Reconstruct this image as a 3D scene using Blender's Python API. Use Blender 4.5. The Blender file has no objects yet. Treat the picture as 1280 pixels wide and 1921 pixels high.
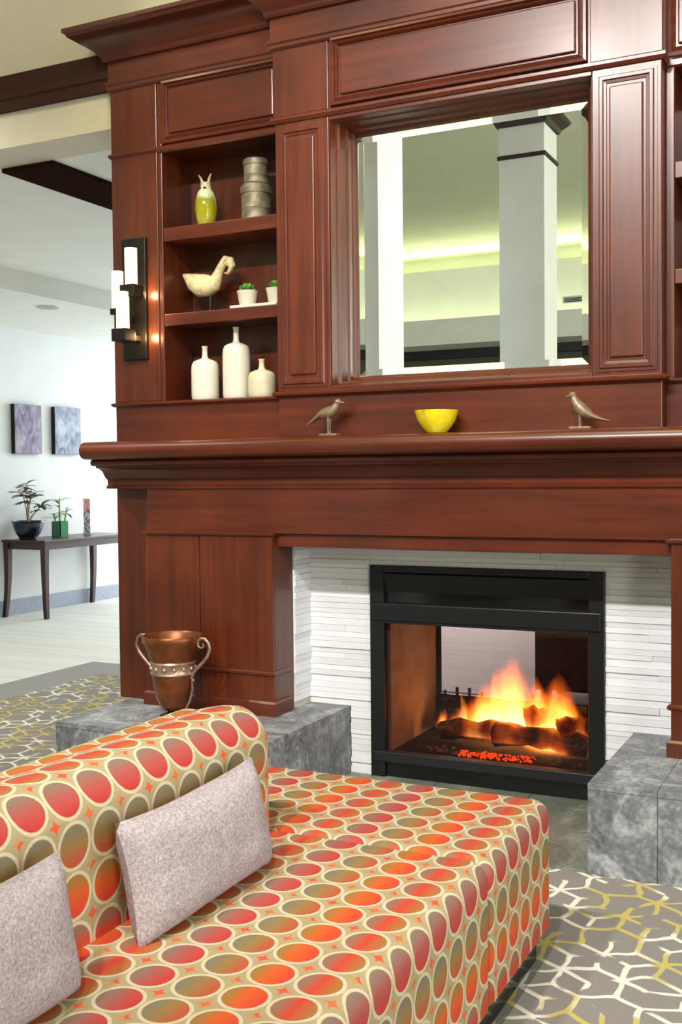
import bpy, bmesh, math, random
from mathutils import Vector, Matrix, noise
random.seed(7)
PI = math.pi
sc = bpy.context.scene
COL = sc.collection

# ------------------------------------------------------------------ camera
FPX, CAMZ = 2047.26, 1.25
yaw, pitch, roll = -0.4557, -0.0349, -0.0098
f_ = Vector((math.sin(yaw)*math.cos(pitch), math.cos(yaw)*math.cos(pitch), math.sin(pitch)))
r_ = f_.cross(Vector((0, 0, 1))).normalized(); u_ = r_.cross(f_)
c_, s_ = math.cos(roll), math.sin(roll)
rr = r_*c_ + u_*s_; uu = r_*(-s_) + u_*c_
cam = bpy.data.cameras.new('camera'); camo = bpy.data.objects.new('camera', cam); COL.objects.link(camo)
cam.sensor_fit = 'VERTICAL'; cam.sensor_height = 36.0; cam.lens = 36.0*FPX/1921.0
cam.clip_start = 0.02; cam.clip_end = 200
camo.matrix_world = Matrix(((rr.x, uu.x, -f_.x, 0), (rr.y, uu.y, -f_.y, 0), (rr.z, uu.z, -f_.z, CAMZ), (0, 0, 0, 1)))
sc.camera = camo

# ------------------------------------------------------------------ light
W = bpy.data.worlds.new('world'); sc.world = W; W.use_nodes = True
W.node_tree.nodes['Background'].inputs[0].default_value = (0.93, 0.97, 1.0, 1)
W.node_tree.nodes['Background'].inputs[1].default_value = 0.20
sc.view_settings.view_transform = 'Standard'; sc.view_settings.look = 'None'
sc.view_settings.exposure = 0.10; sc.view_settings.gamma = 1.0
sc.view_settings.use_curve_mapping = False

def area(name, loc, target, sx, sy, power, col, spread=180):
    l = bpy.data.lights.new(name, 'AREA'); l.shape = 'RECTANGLE'; l.size = sx; l.size_y = sy
    l.energy = power; l.color = col; l.spread = math.radians(spread)
    o = bpy.data.objects.new(name, l); COL.objects.link(o); o.location = loc
    o.rotation_euler = (Vector(target)-Vector(loc)).to_track_quat('-Z', 'Y').to_euler()
    return o
def spot(name, loc, target, power, col, ang, blend=0.5, r=0.05):
    l = bpy.data.lights.new(name, 'SPOT'); l.energy = power; l.color = col
    l.spot_size = math.radians(ang); l.spot_blend = blend; l.shadow_soft_size = r
    o = bpy.data.objects.new(name, l); COL.objects.link(o); o.location = loc
    o.rotation_euler = (Vector(target)-Vector(loc)).to_track_quat('-Z', 'Y').to_euler()
    return o
# daylight of the back room (tall windows on its far side)
area('window_daylight', (-5.2, 13.3, 1.5), (-6.0, 8.0, 0.9), 3.0, 2.2, 330, (0.86, 0.94, 1.0))
area('back_room_fill_light', (-4.7, 9.9, 2.74), (-4.9, 9.7, 0), 1.6, 2.0, 120, (0.95, 0.97, 1.0))  # added fill panel, kept out of view, brightens back room wall and floor
# row of downlights over the seating area
for i, x in enumerate((-1.9, -1.1, -0.3)):
    spot('downlight_and_fill_beam', (x, -0.55, 4.24), (x-0.15, 3.6, 0.9), 500, (1.0, 0.96, 0.92), 66, 0.7, 0.10)
spot('downlight_and_fill_beam', (-4.3, 1.6, 4.24), (-4.0, 4.6, 0.0), 480, (1.0, 0.96, 0.90), 60, 0.8, 0.10)  # added spot, lifts the carpet on the left outside the row's cones
# added soft fill panels right of and behind the camera, no window built there
area('lounge_fill_light', (4.2, -1.0, 1.9), (-1.5, 2.6, 0.9), 4.5, 2.6, 38, (0.97, 0.98, 1.0))
area('lounge_fill_light', (4.6, 2.4, 2.1), (-2.4, -0.6, 3.3), 3.0, 2.4, 170, (0.95, 0.98, 1.0))  # added to brighten the column faces and ceiling reflected in the mirror
# wall washers grazing the tall unit
spot('washer_and_fill_spot', (-1.15, 2.5, 4.2), (-1.25, 3.80, 2.2), 120, (1.0, 0.88, 0.46), 70, 1.0, 0.30)
spot('washer_and_fill_spot', (-2.35, 2.5, 4.2), (-2.6, 3.84, 2.2), 120, (1.0, 0.88, 0.46), 70, 1.0, 0.30)
spot('washer_and_fill_spot', (-3.7, 2.5, 4.2), (-3.6, 3.87, 3.0), 30, (1.0, 0.86, 0.64), 95, 0.9, 0.08)  # added spot, out of view, brightens the header and the wall above

# ------------------------------------------------------------------ materials
MATS = {}
def newmat(name):
    m = bpy.data.materials.new(name); m.use_nodes = True
    nt = m.node_tree; b = nt.nodes['Principled BSDF']; MATS[name] = m
    return m, nt, b
def srgb(r, g, b):
    f = lambda c: (c/255/12.92) if c/255 <= 0.04045 else ((c/255+0.055)/1.055)**2.4
    return (f(r), f(g), f(b), 1)
def ramp(nt, stops, interp='LINEAR'):
    n = nt.nodes.new('ShaderNodeValToRGB'); n.color_ramp.interpolation = interp
    el = n.color_ramp.elements
    while len(el) < len(stops): el.new(0.5)
    for e, (p, c) in zip(el, stops): e.position = p; e.color = c
    return n
def plain(name, col, rough=0.5, metal=0.0, spec=0.5, emit=None, estr=0.0, var=0.06, scale=40, bump=0.0, coat=0.0):
    m, nt, b = newmat(name)
    tc = nt.nodes.new('ShaderNodeTexCoord'); nz = nt.nodes.new('ShaderNodeTexNoise')
    nz.inputs['Scale'].default_value = scale; nz.inputs['Detail'].default_value = 3
    nt.links.new(tc.outputs['Object'], nz.inputs['Vector'])
    c = srgb(*col)
    rp = ramp(nt, [(0.25, tuple(max(0, x*(1-var*2)) for x in c[:3])+(1,)), (0.75, tuple(min(1, x*(1+var*2)) for x in c[:3])+(1,))])
    nt.links.new(nz.outputs['Fac'], rp.inputs['Fac']); nt.links.new(rp.outputs['Color'], b.inputs['Base Color'])
    b.inputs['Roughness'].default_value = rough; b.inputs['Metallic'].default_value = metal
    b.inputs['Specular IOR Level'].default_value = spec; b.inputs['Coat Weight'].default_value = coat
    if emit:
        b.inputs['Emission Color'].default_value = srgb(*emit); b.inputs['Emission Strength'].default_value = estr
    if bump:
        bp = nt.nodes.new('ShaderNodeBump'); bp.inputs['Strength'].default_value = bump; bp.inputs['Distance'].default_value = 0.01
        nt.links.new(nz.outputs['Fac'], bp.inputs['Height']); nt.links.new(bp.outputs['Normal'], b.inputs['Normal'])
    return m
def wood(name, dark, mid, light, axis, rough=0.33):
    m, nt, b = newmat(name)
    tc = nt.nodes.new('ShaderNodeTexCoord'); mp = nt.nodes.new('ShaderNodeMapping')
    s = [34, 34, 34]; s[axis] = 1.6; mp.inputs['Scale'].default_value = s
    nt.links.new(tc.outputs['Object'], mp.inputs['Vector'])
    nz = nt.nodes.new('ShaderNodeTexNoise'); nz.inputs['Scale'].default_value = 1.0; nz.inputs['Detail'].default_value = 6; nz.inputs['Roughness'].default_value = 0.6
    nt.links.new(mp.outputs['Vector'], nz.inputs['Vector'])
    n2 = nt.nodes.new('ShaderNodeTexNoise'); n2.inputs['Scale'].default_value = 3.0; n2.inputs['Detail'].default_value = 2
    nt.links.new(tc.outputs['Object'], n2.inputs['Vector'])
    mx = nt.nodes.new('ShaderNodeMath'); mx.operation = 'MULTIPLY_ADD'; mx.inputs[1].default_value = 0.55
    m2 = nt.nodes.new('ShaderNodeMath'); m2.operation = 'MULTIPLY'; m2.inputs[1].default_value = 0.45
    nt.links.new(n2.outputs['Fac'], m2.inputs[0]); nt.links.new(nz.outputs['Fac'], mx.inputs[0]); nt.links.new(m2.outputs[0], mx.inputs[2])
    rp = ramp(nt, [(0.28, srgb(*dark)), (0.5, srgb(*mid)), (0.74, srgb(*light))])
    nt.links.new(mx.outputs[0], rp.inputs['Fac']); nt.links.new(rp.outputs['Color'], b.inputs['Base Color'])
    b.inputs['Roughness'].default_value = rough; b.inputs['Coat Weight'].default_value = 0.18; b.inputs['Coat Roughness'].default_value = 0.2; b.inputs['Specular IOR Level'].default_value = 0.5
    return m
WV = wood('cherry_wood_upright', (54, 18, 6), (80, 31, 11), (106, 46, 18), 2)
WH = wood('cherry_wood_lengthwise', (54, 17, 6), (80, 29, 10), (106, 44, 17), 0)
WD = wood('dark_beam_wood', (34, 18, 13), (46, 24, 17), (60, 32, 22), 0, 0.6)
WB = plain('matt_dark_beam', (44, 30, 25), 0.9, spec=0.0)
WT = wood('dark_mahogany', (38, 14, 12), (56, 20, 17), (74, 30, 24), 1, 0.35)
BLK = plain('black_metal', (26, 27, 28), 0.38, 0.3, bump=0.05)
BLKG = plain('gloss_black', (12, 12, 13), 0.12)
BRZ = plain('dark_bronze', (40, 34, 28), 0.4, 0.6)
CERW = plain('white_ceramic', (208, 203, 190), 0.3, var=0.03, scale=15)
CERC = plain('cream_ceramic', (198, 190, 164), 0.35, var=0.04, scale=15)
WALLC = plain('cream_paint', (204, 197, 177), 0.85, var=0.02, scale=4)
WALLW = plain('white_paint', (226, 229, 228), 0.85, var=0.02, scale=4)
CEILG = plain('ceiling_paint', (222, 223, 216), 0.9, var=0.02, scale=4)
CEILY = plain('warm_ceiling_paint', (218, 219, 198), 0.9, var=0.02, scale=4)
BASEG = plain('grey_baseboard', (150, 158, 172), 0.6)

def stone_mat(name, a, b_, c, rough, sc1=5.0):
    m, nt, b = newmat(name)
    tc = nt.nodes.new('ShaderNodeTexCoord')
    n1 = nt.nodes.new('ShaderNodeTexNoise'); n1.inputs['Scale'].default_value = sc1; n1.inputs['Detail'].default_value = 9; n1.inputs['Roughness'].default_value = 0.68; n1.inputs['Distortion'].default_value = 1.4
    nt.links.new(tc.outputs['Object'], n1.inputs['Vector'])
    n2 = nt.nodes.new('ShaderNodeTexNoise'); n2.inputs['Scale'].default_value = 60; n2.inputs['Detail'].default_value = 4
    nt.links.new(tc.outputs['Object'], n2.inputs['Vector'])
    ma = nt.nodes.new('ShaderNodeMath'); ma.operation = 'MULTIPLY_ADD'; ma.inputs[1].default_value = 0.3
    nt.links.new(n2.outputs['Fac'], ma.inputs[0])
    ms = nt.nodes.new('ShaderNodeMath'); ms.operation = 'MULTIPLY'; ms.inputs[1].default_value = 0.7
    nt.links.new(n1.outputs['Fac'], ms.inputs[0]); nt.links.new(ms.outputs[0], ma.inputs[2])
    rp = ramp(nt, [(0.36, srgb(*a)), (0.5, srgb(*b_)), (0.64, srgb(*c))])
    nt.links.new(ma.outputs[0], rp.inputs['Fac']); nt.links.new(rp.outputs['Color'], b.inputs['Base Color'])
    b.inputs['Roughness'].default_value = rough
    bp = nt.nodes.new('ShaderNodeBump'); bp.inputs['Strength'].default_value = 0.25; bp.inputs['Distance'].default_value = 0.006
    nt.links.new(ma.outputs[0], bp.inputs['Height']); nt.links.new(bp.outputs['Normal'], b.inputs['Normal'])
    return m
SLATE = stone_mat('grey_slate', (78, 81, 84), (120, 123, 126), (172, 175, 178), 0.5, 6.0)
HEARTH = stone_mat('hearth_slate', (78, 84, 78), (104, 110, 102), (140, 144, 134), 0.45, 3.0)
def ledger(name, base):
    m, nt, b = newmat(name)
    oi = nt.nodes.new('ShaderNodeObjectInfo'); tc = nt.nodes.new('ShaderNodeTexCoord')
    nz = nt.nodes.new('ShaderNodeTexNoise'); nz.inputs['Scale'].default_value = 3; nz.inputs['Detail'].default_value = 5
    nt.links.new(tc.outputs['Object'], nz.inputs['Vector'])
    ad = nt.nodes.new('ShaderNodeMath'); ad.operation = 'MULTIPLY_ADD'; ad.inputs[1].default_value = 0.6
    nt.links.new(oi.outputs['Random'], ad.inputs[0])
    ml = nt.nodes.new('ShaderNodeMath'); ml.operation = 'MULTIPLY'; ml.inputs[1].default_value = 0.4
    nt.links.new(nz.outputs['Fac'], ml.inputs[0]); nt.links.new(ml.outputs[0], ad.inputs[2])
    rp = ramp(nt, [(0.0, srgb(206, 205, 206)), (0.5, srgb(224, 224, 227)), (1.0, srgb(238, 239, 243))])
    nt.links.new(ad.outputs[0], rp.inputs['Fac']); nt.links.new(rp.outputs['Color'], b.inputs['Base Color'])
    b.inputs['Roughness'].default_value = 0.7
    return m
LEDG = ledger('white_ledger_stone', None)
GROUT = plain('ledger_backing', (190, 186, 176), 0.9)

m, nt, b = newmat('mirror_glass')
b.inputs['Base Color'].default_value = (0.90, 0.94, 0.88, 1); b.inputs['Metallic'].default_value = 1.0; b.inputs['Roughness'].default_value = 0.0
MIR = m
m, nt, b = newmat('clear_pane')
for n in list(nt.nodes):
    if n.type == 'BSDF_PRINCIPLED': nt.nodes.remove(n)
out = nt.nodes['Material Output']; tr = nt.nodes.new('ShaderNodeBsdfTransparent'); gl = nt.nodes.new('ShaderNodeBsdfGlossy')
gl.inputs['Roughness'].default_value = 0.03; mixn = nt.nodes.new('ShaderNodeMixShader'); mixn.inputs[0].default_value = 0.03
tr.inputs[0].default_value = (0.60, 0.51, 0.50, 1)
nt.links.new(tr.outputs[0], mixn.inputs[1]); nt.links.new(gl.outputs[0], mixn.inputs[2]); nt.links.new(mixn.outputs[0], out.inputs['Surface'])
PANE = m

# ---- node maths helper
class NM:
    def __init__(s, nt): s.nt = nt
    def m(s, op, a, b=None, c=None):
        n = s.nt.nodes.new('ShaderNodeMath'); n.operation = op
        for i, v in enumerate((a, b, c)):
            if v is None: continue
            if isinstance(v, (int, float)): n.inputs[i].default_value = v
            else: s.nt.links.new(v, n.inputs[i])
        return n.outputs[0]
    def mix(s, f, a, b):
        n = s.nt.nodes.new('ShaderNodeMix'); n.data_type = 'RGBA'
        for i, v in ((0, f), (6, a), (7, b)):
            if isinstance(v, (int, float)): n.inputs[i].default_value = v
            elif isinstance(v, tuple): n.inputs[i].default_value = v
            else: s.nt.links.new(v, n.inputs[i])
        return n.outputs[2]
    def sm(s, v, lo, hi):
        n = s.nt.nodes.new('ShaderNodeMapRange'); n.interpolation_type = 'SMOOTHSTEP'
        s.nt.links.new(v, n.inputs[0]); n.inputs[1].default_value = lo; n.inputs[2].default_value = hi
        return n.outputs[0]

def fabric():
    m, nt, b = newmat('circle_print_upholstery'); N = NM(nt)
    uv = nt.nodes.new('ShaderNodeUVMap'); uv.uv_map = 'UVMap'
    sp = nt.nodes.new('ShaderNodeSeparateXYZ'); nt.links.new(uv.outputs[0], sp.inputs[0])
    u, v = sp.outputs[0], sp.outputs[1]
    fu = N.m('SUBTRACT', N.m('FRACT', u), 0.5); fv = N.m('SUBTRACT', N.m('FRACT', v), 0.5)
    d = N.m('SQRT', N.m('ADD', N.m('MULTIPLY', fu, fu), N.m('MULTIPLY', fv, fv)))
    au = N.m('SUBTRACT', 0.5, N.m('ABSOLUTE', fu)); av = N.m('SUBTRACT', 0.5, N.m('ABSOLUTE', fv))
    star = N.m('ADD', N.m('SQRT', N.m('MAXIMUM', au, 0.0)), N.m('SQRT', N.m('MAXIMUM', av, 0.0)))
    t = N.m('FRACT', N.m('DIVIDE', u, 4.0))
    q = 0.25
    st = []
    cells = [((112, 104, 82), (132, 104, 58), (164, 70, 44)),      # taupe
             ((136, 104, 48), (188, 80, 30), (186, 60, 36)),       # orange
             ((122, 98, 78), (180, 58, 38), (148, 98, 48)),        # red
             ((116, 98, 84), (150, 74, 66), (170, 50, 44))]        # rose
    for k, (l, mid, r) in enumerate(cells):
        st += [(k*q+0.045, srgb(*l)), (k*q+0.120, srgb(*mid)), (k*q+0.212, srgb(*r))]
    rp = ramp(nt, st); nt.links.new(t, rp.inputs['Fac'])
    # thread noise
    tc = nt.nodes.new('ShaderNodeTexCoord')
    nz = nt.nodes.new('ShaderNodeTexNoise'); nz.inputs['Scale'].default_value = 420; nz.inputs['Detail'].default_value = 2
    nt.links.new(tc.outputs['Object'], nz.inputs['Vector'])
    ring = srgb(186, 173, 144); back = srgb(152, 138, 102)
    base = N.mix(N.sm(d, 0.475, 0.505), ring, back)
    starc = ramp(nt, [(0.0, srgb(190, 80, 60)), (0.5, srgb(206, 74, 40)), (1.0, srgb(168, 126, 70))]); nt.links.new(N.m('FRACT', N.m('DIVIDE', N.m('ADD', u, v), 3.0)), starc.inputs['Fac'])
    base = N.mix(N.m('SUBTRACT', 1.0, N.sm(star, 0.44, 0.50)), base, starc.outputs['Color'])
    colr = N.mix(N.sm(d, 0.405, 0.43), rp.outputs['Color'], base)
    th = N.m('MULTIPLY_ADD', nz.outputs['Fac'], 0.5, 0.75)
    mul = nt.nodes.new('ShaderNodeMix'); mul.data_type = 'RGBA'; mul.blend_type = 'MULTIPLY'; mul.inputs[0].default_value = 1.0
    nt.links.new(colr, mul.inputs[6])
    cb = nt.nodes.new('ShaderNodeCombineXYZ'); [nt.links.new(th, cb.inputs[i]) for i in range(3)]
    nt.links.new(cb.outputs[0], mul.inputs[7]); nt.links.new(mul.outputs[2], b.inputs['Base Color'])
    b.inputs['Roughness'].default_value = 0.72; b.inputs['Specular IOR Level'].default_value = 0.25
    bp = nt.nodes.new('ShaderNodeBump'); bp.inputs['Strength'].default_value = 0.15; bp.inputs['Distance'].default_value = 0.002
    nt.links.new(nz.outputs['Fac'], bp.inputs['Height']); nt.links.new(bp.outputs['Normal'], b.inputs['Normal'])
    return m
FAB = fabric()

def carpet():
    m, nt, b = newmat('hexagon_carpet'); N = NM(nt)
    geo = nt.nodes.new('ShaderNodeNewGeometry'); sp = nt.nodes.new('ShaderNodeSeparateXYZ')
    nzd = nt.nodes.new('ShaderNodeTexNoise'); nzd.inputs['Scale'].default_value = 9.0; nzd.inputs['Detail'].default_value = 1
    nt.links.new(geo.outputs['Position'], nzd.inputs['Vector'])
    nt.links.new(geo.outputs['Position'], sp.inputs[0])
    X = N.m('MULTIPLY_ADD', nzd.outputs['Fac'], 0.05, sp.outputs[0]); Y = N.m('MULTIPLY_ADD', nzd.outputs['Fac'], -0.05, sp.outputs[1])
    def hexl(ox, oy, size, w):
        px = N.m('DIVIDE', N.m('ADD', X, ox), size); py = N.m('DIVIDE', N.m('ADD', Y, oy), size)
        S3 = 1.7320508
        def wrap(a, s, off): return N.m('SUBTRACT', N.m('MULTIPLY', N.m('FRACT', N.m('ADD', N.m('DIVIDE', N.m('ADD', a, off), s), 50.0)), s), s/2)
        ax, ay = wrap(px, 1.0, 0.0), wrap(py, S3, 0.0)
        bx, by = wrap(px, 1.0, 0.5), wrap(py, S3, S3/2)
        da = N.m('ADD', N.m('MULTIPLY', ax, ax), N.m('MULTIPLY', ay, ay)); db = N.m('ADD', N.m('MULTIPLY', bx, bx), N.m('MULTIPLY', by, by))
        sel = N.m('LESS_THAN', da, db)
        gx = N.m('ABSOLUTE', N.m('ADD', N.m('MULTIPLY', sel, ax), N.m('MULTIPLY', N.m('SUBTRACT', 1.0, sel), bx)))
        gy = N.m('ABSOLUTE', N.m('ADD', N.m('MULTIPLY', sel, ay), N.m('MULTIPLY', N.m('SUBTRACT', 1.0, sel), by)))
        hd = N.m('MAXIMUM', N.m('ADD', N.m('MULTIPLY', gx, 0.5), N.m('MULTIPLY', gy, 0.8660254)), gx)
        return N.sm(hd, 0.5-w, 0.5-w*0.7)
    S = 0.15
    l1 = hexl(0, 0, S, 0.058); l2 = hexl(S*0.5, S*0.2887, S, 0.058)
    def mask(scale, lo, hi, off):
        nz = nt.nodes.new('ShaderNodeTexNoise'); nz.inputs['Scale'].default_value = scale; nz.inputs['Detail'].default_value = 1
        ad = nt.nodes.new('ShaderNodeVectorMath'); ad.operation = 'ADD'; ad.inputs[1].default_value = (off, off*2, 0)
        nt.links.new(geo.outputs['Position'], ad.inputs[0]); nt.links.new(ad.outputs[0], nz.inputs['Vector'])
        return N.sm(nz.outputs['Fac'], lo, hi)
    grey = srgb(126, 122, 116)
    nzc = nt.nodes.new('ShaderNodeTexNoise'); nzc.inputs['Scale'].default_value = 300; nt.links.new(geo.outputs['Position'], nzc.inputs['Vector'])
    g2 = N.mix(nzc.outputs['Fac'], srgb(112, 108, 102), srgb(146, 142, 136))
    lc = N.mix(mask(4.0, 0.47, 0.53, 3.0), srgb(216, 212, 196), srgb(182, 168, 96))
    f1 = N.m('MULTIPLY', l1, mask(7.0, 0.33, 0.38, 11.0)); f2 = N.m('MULTIPLY', l2, mask(8.0, 0.45, 0.50, 23.0))
    col = N.mix(N.m('MAXIMUM', f1, f2), g2, lc)
    nt.links.new(col, b.inputs['Base Color']); b.inputs['Roughness'].default_value = 0.95; b.inputs['Specular IOR Level'].default_value = 0.15
    bp = nt.nodes.new('ShaderNodeBump'); bp.inputs['Strength'].default_value = 0.4; bp.inputs['Distance'].default_value = 0.003
    nt.links.new(nzc.outputs['Fac'], bp.inputs['Height']); nt.links.new(bp.outputs['Normal'], b.inputs['Normal'])
    return m
CARP = carpet()
BAND = plain('grey_carpet_border', (138, 136, 132), 0.95, var=0.08, scale=120)

def planks():
    m, nt, b = newmat('pale_floor'); N = NM(nt)
    geo = nt.nodes.new('ShaderNodeNewGeometry'); mp = nt.nodes.new('ShaderNodeMapping'); mp.inputs['Scale'].default_value = (0.5, 9, 1)
    mp.inputs['Rotation'].default_value = (0, 0, 0.25)
    nt.links.new(geo.outputs['Position'], mp.inputs['Vector'])
    nz = nt.nodes.new('ShaderNodeTexNoise'); nz.inputs['Scale'].default_value = 1.0; nz.inputs['Detail'].default_value = 3; nt.links.new(mp.outputs['Vector'], nz.inputs['Vector'])
    rp = ramp(nt, [(0.3, srgb(206, 204, 194)), (0.7, srgb(222, 222, 216))]); nt.links.new(nz.outputs['Fac'], rp.inputs['Fac'])
    nt.links.new(rp.outputs['Color'], b.inputs['Base Color']); b.inputs['Roughness'].default_value = 0.6
    return m
PLANK = planks()
LINEN = None
def linen():
    m, nt, b = newmat('grey_lilac_tweed'); N = NM(nt)
    tc = nt.nodes.new('ShaderNodeTexCoord')
    nz = nt.nodes.new('ShaderNodeTexNoise'); nz.inputs['Scale'].default_value = 190; nz.inputs['Detail'].default_value = 4; nz.inputs['Roughness'].default_value = 0.7
    nt.links.new(tc.outputs['Object'], nz.inputs['Vector'])
    rp = ramp(nt, [(0.3, srgb(122, 111, 113)), (0.5, srgb(154, 143, 145)), (0.72, srgb(184, 175, 177))]); nt.links.new(nz.outputs['Fac'], rp.inputs['Fac'])
    nt.links.new(rp.outputs['Color'], b.inputs['Base Color']); b.inputs['Roughness'].default_value = 0.9; b.inputs['Specular IOR Level'].default_value = 0.2
    n2 = nt.nodes.new('ShaderNodeTexNoise'); n2.inputs['Scale'].default_value = 9; nt.links.new(tc.outputs['Object'], n2.inputs['Vector'])
    bp = nt.nodes.new('ShaderNodeBump'); bp.inputs['Strength'].default_value = 0.5; bp.inputs['Distance'].default_value = 0.02
    nt.links.new(n2.outputs['Fac'], bp.inputs['Height'])
    b2 = nt.nodes.new('ShaderNodeBump'); b2.inputs['Strength'].default_value = 0.4; b2.inputs['Distance'].default_value = 0.002
    nt.links.new(nz.outputs['Fac'], b2.inputs['Height']); nt.links.new(bp.outputs['Normal'], b2.inputs['Normal']); nt.links.new(b2.outputs['Normal'], b.inputs['Normal'])
    return m
LINEN = linen()

# ------------------------------------------------------------------ builders
def wloc(o):
    v = Vector((0, 0, 0))
    while o is not None: v += o.location; o = o.parent
    return v
def tag(o, label=None, cat=None, group=None, kind=None):
    if label: o['label'] = label
    if cat: o['category'] = cat
    if group: o['group'] = group
    if kind: o['kind'] = kind
    return o
def thing(name, label, cat, loc=(0, 0, 0), rot=(0, 0, 0), group=None, kind=None):
    o = bpy.data.objects.new(name, None); COL.objects.link(o); o.empty_display_size = 0.05
    o.location = loc; o.rotation_euler = rot
    return tag(o, label, cat, group, kind)
class MB:
    def __init__(s): s.bm = bmesh.new(); s.uvs = None
    def box(s, x0, x1, y0, y1, z0, z1):
        v = [s.bm.verts.new(p) for p in ((x0,y0,z0),(x1,y0,z0),(x1,y1,z0),(x0,y1,z0),(x0,y0,z1),(x1,y0,z1),(x1,y1,z1),(x0,y1,z1))]
        for f in ((0,3,2,1),(4,5,6,7),(0,1,5,4),(1,2,6,5),(2,3,7,6),(3,0,4,7)): s.bm.faces.new([v[i] for i in f])
        return s
    def rings(s, rings, cap=True, closed=True):
        vs = [[s.bm.verts.new(p) for p in r] for r in rings]
        n = len(vs[0])
        for a, b in zip(vs[:-1], vs[1:]):
            for i in range(n if closed else n-1):
                j = (i+1) % n
                try: s.bm.faces.new((a[i], a[j], b[j], b[i]))
                except ValueError: pass
        if cap and closed:
            for r, flip in ((vs[0], True), (vs[-1], False)):
                try: s.bm.faces.new(r[::-1] if flip else r)
                except ValueError: pass
        return s
    def lathe(s, prof, c=(0, 0, 0), n=24, ex=1.0, ey=1.0):
        return s.rings([[(c[0]+r*ex*math.cos(2*PI*k/n), c[1]+r*ey*math.sin(2*PI*k/n), c[2]+z) for k in range(n)] for r, z in prof])
    def tube(s, path, rad, n=10):
        path = [Vector(p) for p in path]; R = rad if isinstance(rad, (list, tuple)) else [rad]*len(path)
        rs = []; up = Vector((0, 0, 1)); prev = None
        for i, p in enumerate(path):
            t = (path[min(i+1, len(path)-1)]-path[max(i-1, 0)]).normalized()
            if prev is None:
                a = up if abs(t.dot(up)) < 0.9 else Vector((0, 1, 0))
                nrm = (a-t*a.dot(t)).normalized()
            else: nrm = (prev-t*prev.dot(t)).normalized()
            prev = nrm; bn = t.cross(nrm); r = R[i]
            ra, rb = r if isinstance(r, tuple) else (r, r)
            rs.append([p+nrm*ra*math.cos(2*PI*k/n)+bn*rb*math.sin(2*PI*k/n) for k in range(n)])
        return s.rings(rs)
    def sweep(s, path, prof):
        """profile (p outward, z) swept along a plan path; outward is the right-hand side; mitred"""
        P = [Vector((a, b)) for a, b in path]; rs = []
        for i, p in enumerate(P):
            ds = []
            if i > 0: ds.append((P[i]-P[i-1]).normalized())
            if i < len(P)-1: ds.append((P[i+1]-P[i]).normalized())
            ns = [Vector((d.y, -d.x)) for d in ds]
            if len(ns) == 2:
                nn = ns[0]+ns[1]; nn = nn/(nn.dot(ns[0])) if nn.length > 1e-6 else ns[0]
            else: nn = ns[0]
            rs.append([(p.x+nn.x*o, p.y+nn.y*o, z) for o, z in prof])
        return s.rings(rs)
    def frame(s, x0, x1, z0, z1, y, prof):
        """mitred rectangular moulding in the XZ plane at depth y; profile (inset, proud)"""
        rs = []
        for i in range(5):
            cx, cz, sx, sz = ((x0, z0, 1, 1), (x1, z0, -1, 1), (x1, z1, -1, -1), (x0, z1, 1, -1), (x0, z0, 1, 1))[i]
            rs.append([(cx+sx*a, y-b, cz+sz*a) for a, b in prof])
        return s.rings(rs, cap=False)
    def obj(s, name, mat, parent=None, smooth=False, bevel=0.0, local=False, subsurf=0, angle=40):
        bm = s.bm; bmesh.ops.remove_doubles(bm, verts=bm.verts, dist=1e-6); bmesh.ops.recalc_face_normals(bm, faces=bm.faces)
        me = bpy.data.meshes.new(name); 
        if parent is not None and not local:
            bmesh.ops.translate(bm, verts=bm.verts, vec=-wloc(parent))
        bm.to_mesh(me); bm.free(); me.materials.append(mat)
        o = bpy.data.objects.new(name, me); COL.objects.link(o); o.parent = parent
        if smooth:
            me.polygons.foreach_set('use_smooth', [True]*len(me.polygons))
            try: me.set_sharp_from_angle(angle=math.radians(angle))
            except Exception: pass
        if bevel:
            md = o.modifiers.new('bevel', 'BEVEL'); md.width = bevel; md.segments = 2; md.limit_method = 'ANGLE'; md.angle_limit = math.radians(40)
        if subsurf:
            md = o.modifiers.new('smooth', 'SUBSURF'); md.levels = subsurf; md.render_levels = subsurf
        return o
def bx(name, mat, x0, x1, y0, y1, z0, z1, parent=None, bevel=0.003, kind=None):
    o = MB().box(x0, x1, y0, y1, z0, z1).obj(name, mat, parent, bevel=bevel)
    if kind: o['kind'] = kind
    return o
def slot(name, mat, *a, **k): return bx(name, mat, *a, **k)

# ------------------------------------------------------------------ the room
XC = -1.383
def mx(x): return 2*XC - x
YB, YC, YM = 3.836, 3.772, 3.93
XE = -2.966
CEIL = 4.30
bx('floor', PLANK, -9, 6, -8, 14, -0.10, -0.004, bevel=0, kind='structure')
bx('floor_carpet', CARP, -4.40, 5.0, -8, 3.345, -0.004, 0.0, bevel=0, kind='structure')
bx('floor_carpet_beyond', CARP, -4.40, XE-0.0, 3.345, 5.50, -0.004, 0.0, bevel=0, kind='structure')
o = MB().box(-4.74, -4.40, -8, 5.84, -0.004, 0.0).box(-4.40, -2.0, 5.50, 5.84, -0.004, 0.0).obj('floor_border', BAND); tag(o, kind='structure')
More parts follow.
